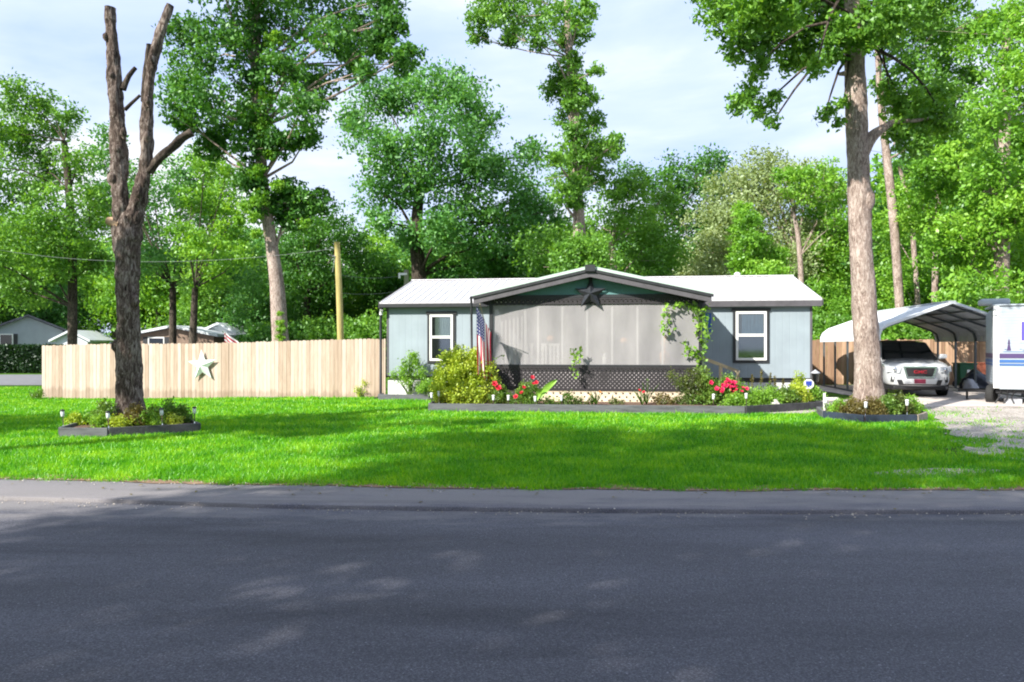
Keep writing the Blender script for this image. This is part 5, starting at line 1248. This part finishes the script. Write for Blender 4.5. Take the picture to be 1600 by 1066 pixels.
# hedge
hd = empty('hedge', (gx(10,52),52,-.2), 'clipped dark green hedge in front of the shade grey house', 'hedge')
rng = np.random.default_rng(9); n = 24000
P = np.stack([rng.uniform(-14,3.2,n), np.where(rng.uniform(0,1,n)<.6, rng.normal(0,.06,n), rng.uniform(0,1.6,n)), rng.uniform(0,1.85,n)],1); t_ = rng.uniform(0,1,n) < .35; P[t_,2] = 1.82+rng.normal(0,.06,t_.sum()); P[t_,1] = rng.uniform(0,1.6,t_.sum())
leaf_obj('foliage', P, .17, 'hedge', hd, rng=rng)
m = MB(); m.box(-14,3.15,.12,1.5,0,1.75); m.build('branches','hedge',hd)

# ================================================================== TREES
# bare topped tree
TY = 14.9; tb = Vector((gx(203,TY),TY,gz(gx(203,TY),TY)))
bt = empty('bare_tree', tb, 'tall leafless topped tree with two upright cut limbs', 'tree')
def T_(lst, Y=TY): return [at(px,py,Y)-tb for px,py,w in lst], [w/2/F*Y*(.74 if py < 380 else (.82 if py < 600 else .9)) for px,py,w in lst]
m = MB(); p, r = T_([(203,662,62),(203,640,50),(202,600,43),(200,500,40),(199,420,41),(199,370,46),(200,345,38),(202,328,20),(203,322,6)]); m.tube(p, r, n=44, wob=.08, ridge=.03, step=.05, seed=3); m.build('trunk','bark_grey',bt)
m = MB(); p, r = T_([(196,430,26),(190,372,34),(189,320,36),(187,290,33),(186,250,33),(184,200,31),(180,140,28),(176,80,24),(173,30,22),(172,12,21)]); m.tube(p, r, n=34, wob=.17, ridge=.03, step=.05, seed=5); l1 = m.build('limb','bark_grey',bt)
m = MB(); p, r = T_([(202,430,26),(208,372,36),(212,330,32),(222,290,29),(229,240,25),(229,200,25),(231,150,21),(238,100,20),(248,60,19),(260,25,18),(266,8,17)]); m.tube(p, r, n=34, wob=.19, ridge=.03, step=.05, seed=8); l2 = m.build('limb','bark_grey',bt)
m = MB(); p, r = T_([(232,268,22),(250,247,19),(270,230,17),(285,215,16),(300,207,15)]); m.tube(p, r, n=20, wob=.22, ridge=.03, step=.05, seed=9); m.build('branch','bark_dark',l2)
m = MB(); p, r = T_([(192,140,13),(199,118,10),(208,103,8)]); p = [v+Vector((0,.05*i,0)) for i,v in enumerate(p)]; m.tube(p, r, n=10, wob=.1, step=.1); p, r = T_([(195,172,8),(205,162,7),(219,149,6)]); m.tube(p, r, n=8, wob=.1, step=.1); m.build('branch','bark_dark',l1)
m = MB(); p, r = T_([(190,352,24),(176,347,20),(170,346,17)]); m.tube([v+Vector((0,-.05,0)) for v in p], r, n=14, wob=.08); m.build('cut_stub','cut_wood',bt)
m = MB(); p, r = T_([(226,160,14),(228,120,15),(234,70,13)]); m.tube([v+Vector((0,-.02,0)) for v in p], [a*.8 for a in r], n=10, wob=.25, step=.07, seed=2); p, r = T_([(181,285,14),(178,272,12)]); m.tube([v+Vector((-.02,-.1,0)) for v in p], r, n=10, wob=.2); p, r = T_([(186,170,9),(171,160,3)]); m.tube(p, r, n=6); m.build('knot','bark_dark',l1)
for i,(px,py) in enumerate(((160,68),(195,68),(161,100),(197,92),(155,112))): pass

rr = random.Random(31)
for (px,py,w_,par) in ((182,280,17,l1),(190,235,13,l1),(169,60,9,l1),(196,210,12,l1),(180,120,10,l1),(222,300,18,l2),(236,160,12,l2),(233,215,14,l2),(243,95,13,l2),(191,430,18,bt),(214,470,16,bt),(186,540,14,bt)):
    p0 = at(px,py,TY)-tb; ww = w_/2/F*TY; o_ = Vector((rr.uniform(-.02,.02),-.07,0)); m = MB()
    m.tube([p0+o_+Vector((0,0,-ww*1.5)), p0+o_*1.3+Vector((0,0,-ww*.6)), p0+o_*1.5+Vector((0,0,ww*.4)), p0+o_+Vector((0,0,ww*1.4))],[ww*.35,ww*.95,ww*.85,ww*.3],n=12,step=.05,wob=.2,seed=int(px)); m.build('knot','bark_grey',par)
# tall leafy tree right
RY = 17.2
tr = pxtrunk([(1358,648,66),(1358,625,54),(1357,590,47),(1353,520,43),(1349,450,40),(1345,380,39),(1343,320,38),(1341,260,38),(1339,200,37),(1337,140,36),(1335,80,35),(1334,20,33),(1334,-60,30),(1336,-160,24),(1340,-260,16)], RY)
blR = pxblobs([(1130,20,42),(1165,70,40),(1215,40,48),(1260,70,38),(1290,25,45),(1240,95,24),(1275,105,18),(1305,85,18),(1180,115,18),(1165,150,24),(1192,170,20),(1155,165,16),(1205,195,9),(1215,150,12),(1190,95,18),(1350,20,50),(1400,20,45),(1440,15,40),(1410,-60,70),(1300,-60,80),(1200,-60,70),(1480,-30,50),(1340,-170,90),(1250,-160,70),(1430,-170,70),(1120,-40,50),(1318,50,30,-.6),(1350,60,24,-.8),(1378,55,30,-.4),(1300,80,20,-.3),(1190,-20,46,-2.4),(1230,10,44,-2.3),(1250,-50,50,-2.6),(1170,30,34,-1.8)], RY, 5, 0.5)
blR += pxblobs([(1410,165,34,.3),(1445,185,40,.6),(1480,190,26,.5),(1430,225,28,.3),(1400,205,20,.1),(1460,150,26,.6),(1390,140,16,.3)], RY, 6)
blR += pxblobs([(1300,170,14,-.2),(1288,182,11,-.3),(1310,188,9,-.2),(1318,160,8,-.1)], RY, 7)
tallt = make_tree('leafy_tree', 'tall tree with a straight pale trunk rising from the navy edged bed', (gx(1357,RY),RY,0), [], blR, 'leaf_mid', .165, .85, 'bark_pale', seed=11, clump=.32, limbs=False)
m = MB(); m.tube([p-tallt.location for p,r in tr],[r*.86 for p,r in tr], n=40, wob=.05, ridge=.018, step=.07, seed=4); trk = m.build('trunk','bark_pale',tallt)
m = MB(); bq = lambda L,w: ([at(px,py,RY+dy)-tallt.location for px,py,dy in L], w)
p, w = bq([(1345,245,0),(1356,222,-.03),(1369,208,-.08),(1382,199,-.1),(1400,190,0),(1435,188,.2),(1465,180,.4)],[.16,.15,.11,.08,.06,.04,.02]); m.tube(p,w,n=12,step=.12,wob=.06,seed=3)
m.build('limb','bark_pale',trk)
m = MB(); rr = random.Random(3)
for bi_, b in enumerate(blR):
    c = Vector(b[:3])-tallt.location
    if c.z > 6.6 and bi_ % 2: continue
    if c.z < 6.6 and b[0] > 7.4: continue
    if c.z < 6.6 and b[0] > 6.9: s = at(1325,185,RY)-tallt.location
    else: s = at(1336,rr.uniform(-40,75),RY)-tallt.location+Vector((0,0,min(2.5,max(0,(c.z-8)*.4))))
    mid = s.lerp(c,.55)+Vector((0,rr.uniform(-.2,.2),.3)); m.tube([s,mid,c],[.055,.03,.012],n=6,step=.4,wob=.08,cap=False)
m.build('branch','bark_dark',trk)
m = MB(); m.tube([at(1352,330,RY-.06)-tallt.location, at(1356,316,RY-.08)-tallt.location, at(1356,306,RY-.08)-tallt.location, at(1352,292,RY-.06)-tallt.location],[.12,.17,.16,.10],n=12,wob=.1); m.build('knot','bark_pale',trk); m = MB(); m.tube([at(1320,115,RY-.1)-tallt.location, at(1312,116,RY-.15)-tallt.location],[.06,.04],n=8); m.build('knot','bark_pale',trk)

def T(name, label, Y, trunk, blobs, mat, leaf=.24, dens=1.0, bk='bark_dark', seed=1, group=None, fill=.35, clump=.5, depth=.8, **k):
    tw = pxtrunk(trunk, Y) if trunk else []
    b0 = trunk[0][0] if trunk else blobs[0][0]
    return make_tree(name, label, (gx(b0,Y),Y,gz(gx(b0,Y),Y)), tw, pxblobs(blobs, Y, seed, depth), mat, leaf, dens, bk, group, True, seed, fill=fill, clump=clump, **k)
# big ivy clad tree behind the fence
T('ivy_tree','large ivy clad tree with a pale grey trunk behind the fence', 31, [(440,560,28),(437,520,25),(433,450,22),(427,400,20),(418,340,19),(410,280,18),(405,200,20),(400,100,18),(398,0,16),(398,-120,10)],
  [(395,280,26,-.3),(398,230,30,-.3),(392,180,32,-.3),(392,120,34,-.3),(390,60,36,-.3),(392,10,40,-.3),(410,310,20,-.2),(405,330,12,-.3),(345,60,42),(305,100,40),(290,50,34),(280,140,36),(320,160,44),(350,200,36),(330,230,26),(290,190,24),(460,40,48),(450,110,44),(470,170,40),(440,220,30),(490,130,34),(520,60,36),(550,95,30),(590,70,28),(610,40,28),(640,85,22),(625,100,18),(560,40,34),(500,0,50),(600,0,30),(570,110,16),(480,215,22),(430,-60,70),(340,-40,60),(540,-50,60),(450,300,26,.2),(470,320,30,.3),(495,315,22,.3),(440,330,18,.1),(458,345,20,.2)],
  'leaf_dark', .25, 1.15, 'bark_pale', seed=21, hang=.5, clump=.46)
T('climbing_vine','bright green creeper climbing the lower trunk of the ivy clad tree', 30.6, [], [(437,505,5,0),(439,515,7,0),(438,528,7,0),(436,540,6,0),(437,490,4,0)], 'leaf_fresh', .12, 1.2, seed=22, clump=.2)
T('hanging_creeper','bright green creeper trailing from the ivy clad trunk', 30.3, [], [(418,150,14,0),(412,200,13,0),(424,240,12,0),(400,270,14,0),(408,310,14,0),(398,340,11,0),(385,320,10,0),(402,365,8,0),(432,290,10,.1),(440,100,16,-.4),(430,60,14,-.4),(475,350,10,.2),(372,345,9,0),(460,230,10,0)], 'leaf_bright', .16, .9, seed=39, clump=.25, hang=2)
# centre rounded tree
T('leafy_tree','broad rounded light green tree in the centre behind the house', 43, [(655,560,26),(655,430,22),(650,370,20),(655,300,14)],
  [(590,150,40),(560,190,30),(640,150,40),(600,230,50),(690,140,44),(730,150,34),(745,195,38),(680,210,50),(740,260,46),(600,300,42),(660,280,46),(730,330,48),(690,360,40),(790,270,42),(820,310,36),(800,350,44),(760,390,40),(830,240,26),(640,370,26),(595,345,22),(850,340,30),(820,400,36),(700,400,36)],
  'leaf_cool', .31, 1.6, 'bark_dark', seed=23, clump=.75, fill=.3, hang=.5)
T('leafy_tree','slender ivy wrapped tree rising above the porch roof', 33, [(906,540,22),(906,420,20),(905,350,19),(903,300,16),(900,220,14),(895,150,12),(890,90,11),(886,20,10),(884,-60,6)],
  [(755,25,28),(745,60,16),(790,20,36),(830,30,36),(870,25,36),(900,50,24),(915,15,20),(800,60,18),(840,65,16),(880,70,14),(885,120,28),(870,140,26),(910,150,26),(895,180,30),(925,190,18),(930,110,12),(905,235,38),(890,265,36),(935,240,30),(960,225,18),(885,300,26),(925,280,30),(868,250,16),(893,95,16,-.5),(894,130,14,-.5),(897,165,14,-.5),(899,205,20,-.6),(902,245,20,-.7),(903,285,18,-.6),(900,318,14,-.5),(905,385,30,-1.2),(885,405,34,-1.2),(935,400,34,-1),(910,430,36,-1.2),(840,-30,50),(900,-40,40),(780,-20,36)],
  'leaf_mid', .21, 1.1, 'bark_pale', seed=24, clump=.42, hang=.2)
T('leafy_tree','mid green bushy tree right behind the porch roof peak', 38, [(960,560,16),(960,450,14),(955,380,10)],
  [(850,390,44),(900,375,44),(945,360,40),(985,330,42),(1020,360,44),(1000,400,46),(930,410,44),(1040,400,36),(875,420,40),(990,290,30),(960,300,26),(1040,310,26)],
  'leaf_mid', .26, 1.1, 'bark_pale', seed=25, clump=.6)
T('leafy_tree','dark green tree top beyond the slender ivy tree', 56, [(1010,560,14),(1010,400,10)], [(1010,290,28),(1045,275,30),(1060,300,26),(1100,258,26),(1120,252,24),(1090,290,34),(985,270,22),(1130,290,30),(1050,330,40),(1100,350,44)], 'leaf_dark', .34, 1.1, seed=26, clump=.8)
T('leafy_tree','broad pale grey green tree behind the right end of the house', 47, [(1222,560,20),(1226,440,16),(1245,400,12)],
  [(1150,285,36),(1190,265,40),(1200,300,48),(1240,290,42),(1270,285,32),(1120,330,40),(1160,340,46),(1110,390,44),(1240,350,48),(1290,310,34),(1290,360,42),(1170,400,50),(1230,400,44),(1280,410,36),(1090,420,34),(1130,440,36)],
  'leaf_pale', .28, 1.2, 'bark_pale', seed=27, clump=.75, fill=.3)
T('leafy_tree','bright yellow green tree between the pale tree and the tall trunk', 40, [(1255,560,10),(1250,400,8),(1240,330,5)], [(1225,275,18),(1250,275,22),(1280,268,24),(1300,282,24),(1262,300,24),(1300,315,26),(1235,300,16),(1310,345,24),(1275,330,18)], 'leaf_bright', .22, .7, 'bark_pale', seed=28, clump=.5)
T('vine_mound','bright green vine covered mound just above the right roof', 36, [(1175,560,10),(1172,400,6)], [(1160,330,16),(1172,345,20),(1155,365,18),(1175,380,24),(1190,400,30),(1165,415,24),(1210,405,22),(1150,400,14),(1200,430,30),(1165,445,26)], 'leaf_bright', .2, 1.1, seed=29, clump=.4)
# right side forest
T('leafy_tree','tall bright green tree at the right edge of the picture', 30, [(1560,560,26),(1565,400,22),(1570,200,16),(1572,40,10)],
  [(1560,60,50),(1590,120,50),(1545,180,44),(1590,220,54),(1540,270,44),(1590,320,54),(1530,350,46),(1500,400,50),(1570,410,54),(1480,360,36),(1600,20,50),(1500,290,34),(1560,470,50),(1500,460,40),(1640,300,60),(1640,150,60),(1480,250,30),(1640,430,60)],
  'leaf_bright', .24, 1.55, 'bark_pale', seed=30, clump=.55)
T('leafy_tree','tall thin leaning pale trunked tree right of the tall front trunk', 34, [(1410,560,13),(1403,440,13),(1396,340,13),(1386,250,12),(1378,180,11),(1372,100,9),(1368,20,7)],
  [(1385,60,34),(1420,100,36),(1450,60,40),(1480,100,34),(1400,30,40),(1440,140,34),(1490,150,30),(1500,60,34),(1460,20,40),(1380,130,18),(1420,190,24),(1470,210,30),(1520,120,20),(1530,40,26)], 'leaf_mid', .24, 1.3, 'bark_pale', seed=31, clump=.5)
T('leafy_tree','slim pale trunked tree half hidden in the right hand woods', 33, [(1458,560,9),(1462,400,9),(1466,320,8),(1468,280,6)], [(1440,270,26),(1470,290,26),(1430,310,28),(1500,240,26),(1450,340,30),(1420,350,26)], 'leaf_bright', .22, .9, 'bark_pale', seed=32, clump=.5)
T('leafy_tree','slender inclined tree in the gap beside the tall front trunk', 37, [(1440,560,8),(1430,420,8),(1422,330,7),(1405,260,5)], [(1400,300,26),(1390,350,28),(1415,390,36),(1395,430,34),(1440,430,38),(1385,480,30)], 'leaf_bright', .24, .9, 'bark_pale', seed=33, clump=.5)
# left side trees
T('leafy_tree','leafy green tree at the far left with a dark straight trunk', 37, [(113,560,15),(113,480,14),(113,400,13),(108,300,11),(100,220,8)],
  [(20,150,38),(60,165,34),(0,210,50),(40,220,40),(90,200,30),(110,180,20),(70,270,44),(120,250,30),(20,300,46),(90,330,44),(140,310,30),(50,370,46),(120,380,40),(10,390,50),(150,350,24),(30,450,44),(-40,260,50),(-40,400,50),(75,420,40),(150,410,26)],
  'leaf_mid', .24, 1.1, 'bark_dark', seed=34, clump=.55)
T('leafy_tree','smaller rounded tree behind the two limbs of the bare tree', 45, [(270,560,12),(270,450,10)], [(170,215,24),(160,250,26),(200,280,34),(180,320,38),(240,300,34),(230,360,44),(290,270,36),(300,320,44),(340,300,40),(350,360,46),(280,400,46),(200,410,44),(340,420,44),(155,300,24)], 'leaf_cool', .28, 1.1, seed=35, clump=.65)
T('leafy_tree','willowy light green tree left of the ivy clad trunk', 38, [(300,560,12),(305,450,10)], [(320,260,26),(355,270,30),(340,310,34),(375,330,26),(300,310,26),(350,370,36),(310,380,36),(375,400,28),(285,360,26),(330,430,36)], 'leaf_bright', .24, 1.0, seed=36, clump=.55, hang=1.2)
T('leafy_tree','dark tree beyond the yellowish pole', 47, [(480,560,13),(480,460,10)], [(470,340,36),(510,345,34),(540,370,32),(500,390,40),(560,400,34),(460,400,40),(590,420,34),(530,430,38),(480,450,40),(440,440,36)], 'leaf_dark', .28, 1.15, seed=37, clump=.65)
T('leafy_tree','light green tree just left of the house roof', 52, [(600,560,12),(600,460,10)], [(580,375,26),(600,390,30),(625,400,30),(560,400,28),(600,430,36),(640,430,34),(565,440,34)], 'leaf_bright', .28, 1.0, seed=38, clump=.6)

# dense woods behind: shared meshes, each tree its own object
GEN = []
for i,(mt,sd) in enumerate((('leaf_mid',61),('leaf_dark',62),('leaf_cool',63),('leaf_bright',64))):
    q = random.Random(sd); bl = []
    for k in range(13): bl.append((q.uniform(-2.8,2.8), q.uniform(-2.2,2.2), q.uniform(2.0,8.6), q.uniform(1.5,2.3)))
    g_ = make_tree('woodland_tree', 'x', (0,0,0), [((0,0,-.2),.26),((.1,0,4),.2),((.2,.1,8),.1)], bl, mt, .34, .95, 'bark_dark', seed=sd, clump=.8, tn=8)
    GEN.append(g_)
used = set()
def gen(i, x, y, s, rz, label):
    src = GEN[i]
    o = src if i not in used else copy_tree(src)
    used.add(i); o.location = (x,y,gz(x,y)); o.scale = (s,s,s*1.0); o.rotation_euler = (0,0,rz)
    tag(o, label, 'tree', 'woodland trees behind the lot')
q = random.Random(77)
spots = []
for x in np.arange(-52, 62, 6.2): spots.append((x+q.uniform(-1.5,1.5), 64+q.uniform(-3,3), q.uniform(1.0,1.2)))
for px, Y, s in ((500,50,.72),(560,56,.85),(640,52,.8),(720,50,.9),(790,48,.85),(860,52,1.0),(930,50,1.0),(1060,52,1.0),(1130,60,1.0),(1250,56,1.0),(1320,50,1.05),(1390,46,1.0),(1460,42,1.0),(1540,44,1.35),(1620,42,1.5),(1500,50,1.6),(1590,52,1.7),(1420,52,1.45),(1330,42,.62),(330,56,.95),(250,58,1.05),(400,54,1.0),(180,70,1.2),(30,72,1.45),(100,76,1.4),(-60,60,1.4)):
    spots.append((gx(px,Y), Y, s))
col = ['mid green','dark green','cool green','bright green']
order = sorted(spots, key=lambda s: s[0]/s[1])
for n_, (x, y, s) in enumerate(order):
    i = q.choice([0,1,1,2,0,3]) if x < 8 else q.choice([0,3,3,1])
    depth = 'far' if y > 59 else 'near'
    px_ = x/y*F+CX
    LM = [(0,'off the left side of the picture'),(100,'above the shade grey house'),(175,'left of the bare tree'),(260,'behind the bare tree'),(380,'left of the ivy clad tree'),(440,'behind the ivy clad tree'),(540,'around the yellowish pole'),(640,'left of the house roof'),(740,'above the left roof'),(860,'left of the porch peak'),(960,'behind the porch peak'),(1110,'right of the porch peak'),(1280,'above the right roof'),(1400,'behind the tall front trunk'),(1500,'above the carport'),(1601,'above the trailer'),(1e9,'off the right side of the picture')]
    lm = next(t for p_, t in LM if px_ < p_)
    gen(i, x, y, s, q.uniform(0,6.28), '%s tree in the %s row of woods %s' % (col[i], depth, lm))
for i in range(4):
    if i not in used:
        for c in children(GEN[i]): bpy.data.objects.remove(c)
        bpy.data.objects.remove(GEN[i])
# understory bushes
US = []
for i, mt in enumerate(('leaf_dark','leaf_mid','leaf_bright')):
    sd = 90+i; qq = random.Random(sd); bl = [(qq.uniform(-1.6,1.6), qq.uniform(-1,1), qq.uniform(.5,2.0), qq.uniform(.7,1.1)) for _ in range(8)]
    US.append(make_tree('bush', 'x', (0,0,0), [((0,0,-.1),.08),((0,0,1.2),.05)], bl, mt, .2, 1.0, 'bark_dark', seed=sd, clump=.4, tn=6))
uu = set(); us = []
for px in range(395, 650, 36): us.append((px+q.uniform(-8,8), 44+q.uniform(-3,3), 1.3, q.choice([0,0,1])))
for px in range(650, 1260, 52): us.append((px+q.uniform(-10,10), 42+q.uniform(-3,3), 1.5, q.choice([0,1])))
for px in (1290,1330,1375,1420,1465,1510,1560,1610): us.append((px, 34+q.uniform(-1,2), 1.15, q.choice([2,2,1])))
for px in (1275,1308): us.append((px, 33, .8, 2))
for px in (215,-10): us.append((px, 66 if px > 0 else 70, 1.2, 0))
for px, Y, s, i in us:
    o = US[i] if i not in uu else copy_tree(US[i]); uu.add(i)
    o.location = (gx(px,Y), Y, gz(gx(px,Y),Y)); o.scale = (s,s,s); o.rotation_euler = (0,0,q.uniform(0,6.28))
    LB_ = [(300,'beyond the left fence'),(470,'right of the ivy clad tree'),(560,'behind the yellowish pole'),(660,'left of the roof'),(800,'above the left roof'),(960,'behind the porch peak'),(1120,'right of the porch peak'),(1270,'above the right roof'),(1340,'between the house and the tall trunk'),(1480,'behind the left of the carport'),(9999,'behind the right of the carport')]
    tag(o, '%s bush under the trees %s' % (('dark','mid green','bright green')[i], next(t for p_, t in LB_ if px < p_)), 'bush', 'bushes at the foot of the woods')
# ================================================================== TREES ACROSS THE ROAD (they shade the road and the near lawn)
SD = []
for i,(z0,z1,sp_,nb) in enumerate(((7.4,12.2,3.2,15),(7.8,12.2,3.6,9),(12.2,16.4,3.0,13),(8.6,10.0,2.2,7))):
    sd = 200+i; qq = random.Random(sd); bl = []
    for k in range(nb): bl.append((qq.uniform(-sp_,sp_), qq.uniform(-sp_,sp_), qq.uniform(z0,z1), qq.uniform(1.4,2.1) if i < 3 else qq.uniform(.9,1.4), .8 if i < 3 else .5))
    SD.append(make_tree('shade_tree', 'x', (0,0,0), [((0,0,-.2),.34),((.1,.1,z0*.6),.27),((.2,.1,z1-1),.14)], bl, 'leaf_mid', .40, (.72,.40,.80,.8)[i], 'bark_grey', seed=sd, clump=.8, tn=12))
su = set()
SH = [(-19,-4.2,1,1.0,'first tree from the left across the road'),(-14.0,-4.8,1,1.0,'second tree from the left across the road'),(-9.2,-4.4,0,1.05,'third tree from the left across the road'),(-4.4,-5.0,0,1.0,'fourth tree from the left across the road'),(.8,-4.6,0,1.0,'fifth tree from the left across the road'),
      (-6.4,-9.5,1,1.15,'back row tree across the road on the left'),(2,-10.5,0,1.15,'back row tree across the road on the right'),
      (-12.6,-2.2,2,1.0,'very tall tree across the road on the left'),(-7.9,-2.6,2,1.0,'very tall tree across the road in the middle'),(-3.6,-2.2,2,1.05,'very tall tree across the road nearest the viewer'),
      (-20.4,7.0,3,1.0,'flat crowned tree on the lawn beyond the left edge'),(-12.8,7.3,3,1.0,'flat crowned tree on the near lawn beyond the left edge')]
for x,y,i,s,w_ in SH:
    o = SD[i] if i not in su else copy_tree(SD[i]); su.add(i); o.location = (x,y,0); o.scale = (s,s,s); o.rotation_euler = (0,0,len(su)+x)
    tag(o, w_, 'tree', 'shade trees outside the frame')

# ================================================================== LIGHT, SKY, CAMERA
SUN_EL = 36.5; az = 47.0      # light travels towards +X+Y, az measured from +Y to +X
d = Vector((math.sin(R(az))*math.cos(R(SUN_EL)), math.cos(R(az))*math.cos(R(SUN_EL)), -math.sin(R(SUN_EL))))
sl_ = bpy.data.lights.new('sun', 'SUN'); sl_.energy = 4.8; sl_.angle = R(.6); sl_.color = (1.0,.95,.86)
so = bpy.data.objects.new('sun', sl_); COL.objects.link(so); so.rotation_euler = d.to_track_quat('-Z','Y').to_euler(); so.location = (0,0,40)
w = bpy.data.worlds.new('World'); scene.world = w; w.use_nodes = True; nt = w.node_tree; nt.nodes.clear(); L = nt.links.new
out = N(nt,'ShaderNodeOutputWorld'); bg = N(nt,'ShaderNodeBackground', Strength=.12)
sky = N(nt,'ShaderNodeTexSky'); sky.sky_type = 'NISHITA'; sky.sun_disc = False; sky.sun_elevation = R(SUN_EL); sky.sun_rotation = R(180+az); sky.dust_density = 1.5; sky.air_density = 1.0; sky.ozone_density = 1.5
tc = N(nt,'ShaderNodeTexCoord'); mp = N(nt,'ShaderNodeMapping'); mp.inputs['Scale'].default_value = (1.2,1.2,4.2); mp.inputs['Location'].default_value = (.3,.1,.2); L(tc.outputs['Generated'], mp.inputs['Vector'])
nz = N(nt,'ShaderNodeTexNoise', Scale=1.35, Detail=7, Roughness=.55, Distortion=.3); L(mp.outputs[0], nz.inputs['Vector'])
cr_ = ramp(nt, nz.outputs['Fac'], [(.36,(.46,.60,1.0)),(.50,(.64,.75,1.0)),(.62,(.92,.94,1.0))])
sv = N(nt,'ShaderNodeVectorMath', operation='SCALE'); sv.inputs['Scale'].default_value = 5.3; L(cr_.outputs[0], sv.inputs[0])
mx = N(nt,'ShaderNodeMix', data_type='RGBA'); mx.inputs['Factor'].default_value = .92; L(sky.outputs[0], mx.inputs['A']); L(sv.outputs[0], mx.inputs['B'])
L(mx.outputs['Result'], bg.inputs['Color']); L(bg.outputs[0], out.inputs[0])
cam = bpy.data.cameras.new('camera'); co = bpy.data.objects.new('camera', cam); COL.objects.link(co); scene.camera = co
cam.sensor_width = 36; cam.lens = 27; cam.shift_y = 9/1600; cam.clip_end = 3000; cam.clip_start = .05
co.location = (0,0,EYE); co.rotation_euler = (math.pi/2,0,0)
scene.view_settings.view_transform = 'Standard'; scene.view_settings.look = 'None'; scene.view_settings.exposure = 1.05; scene.view_settings.gamma = 1
scene.render.resolution_x = 1024; scene.render.resolution_y = 682
scene.cycles.filter_width = 2.0; scene.cycles.max_bounces = 8; scene.cycles.transparent_max_bounces = 16
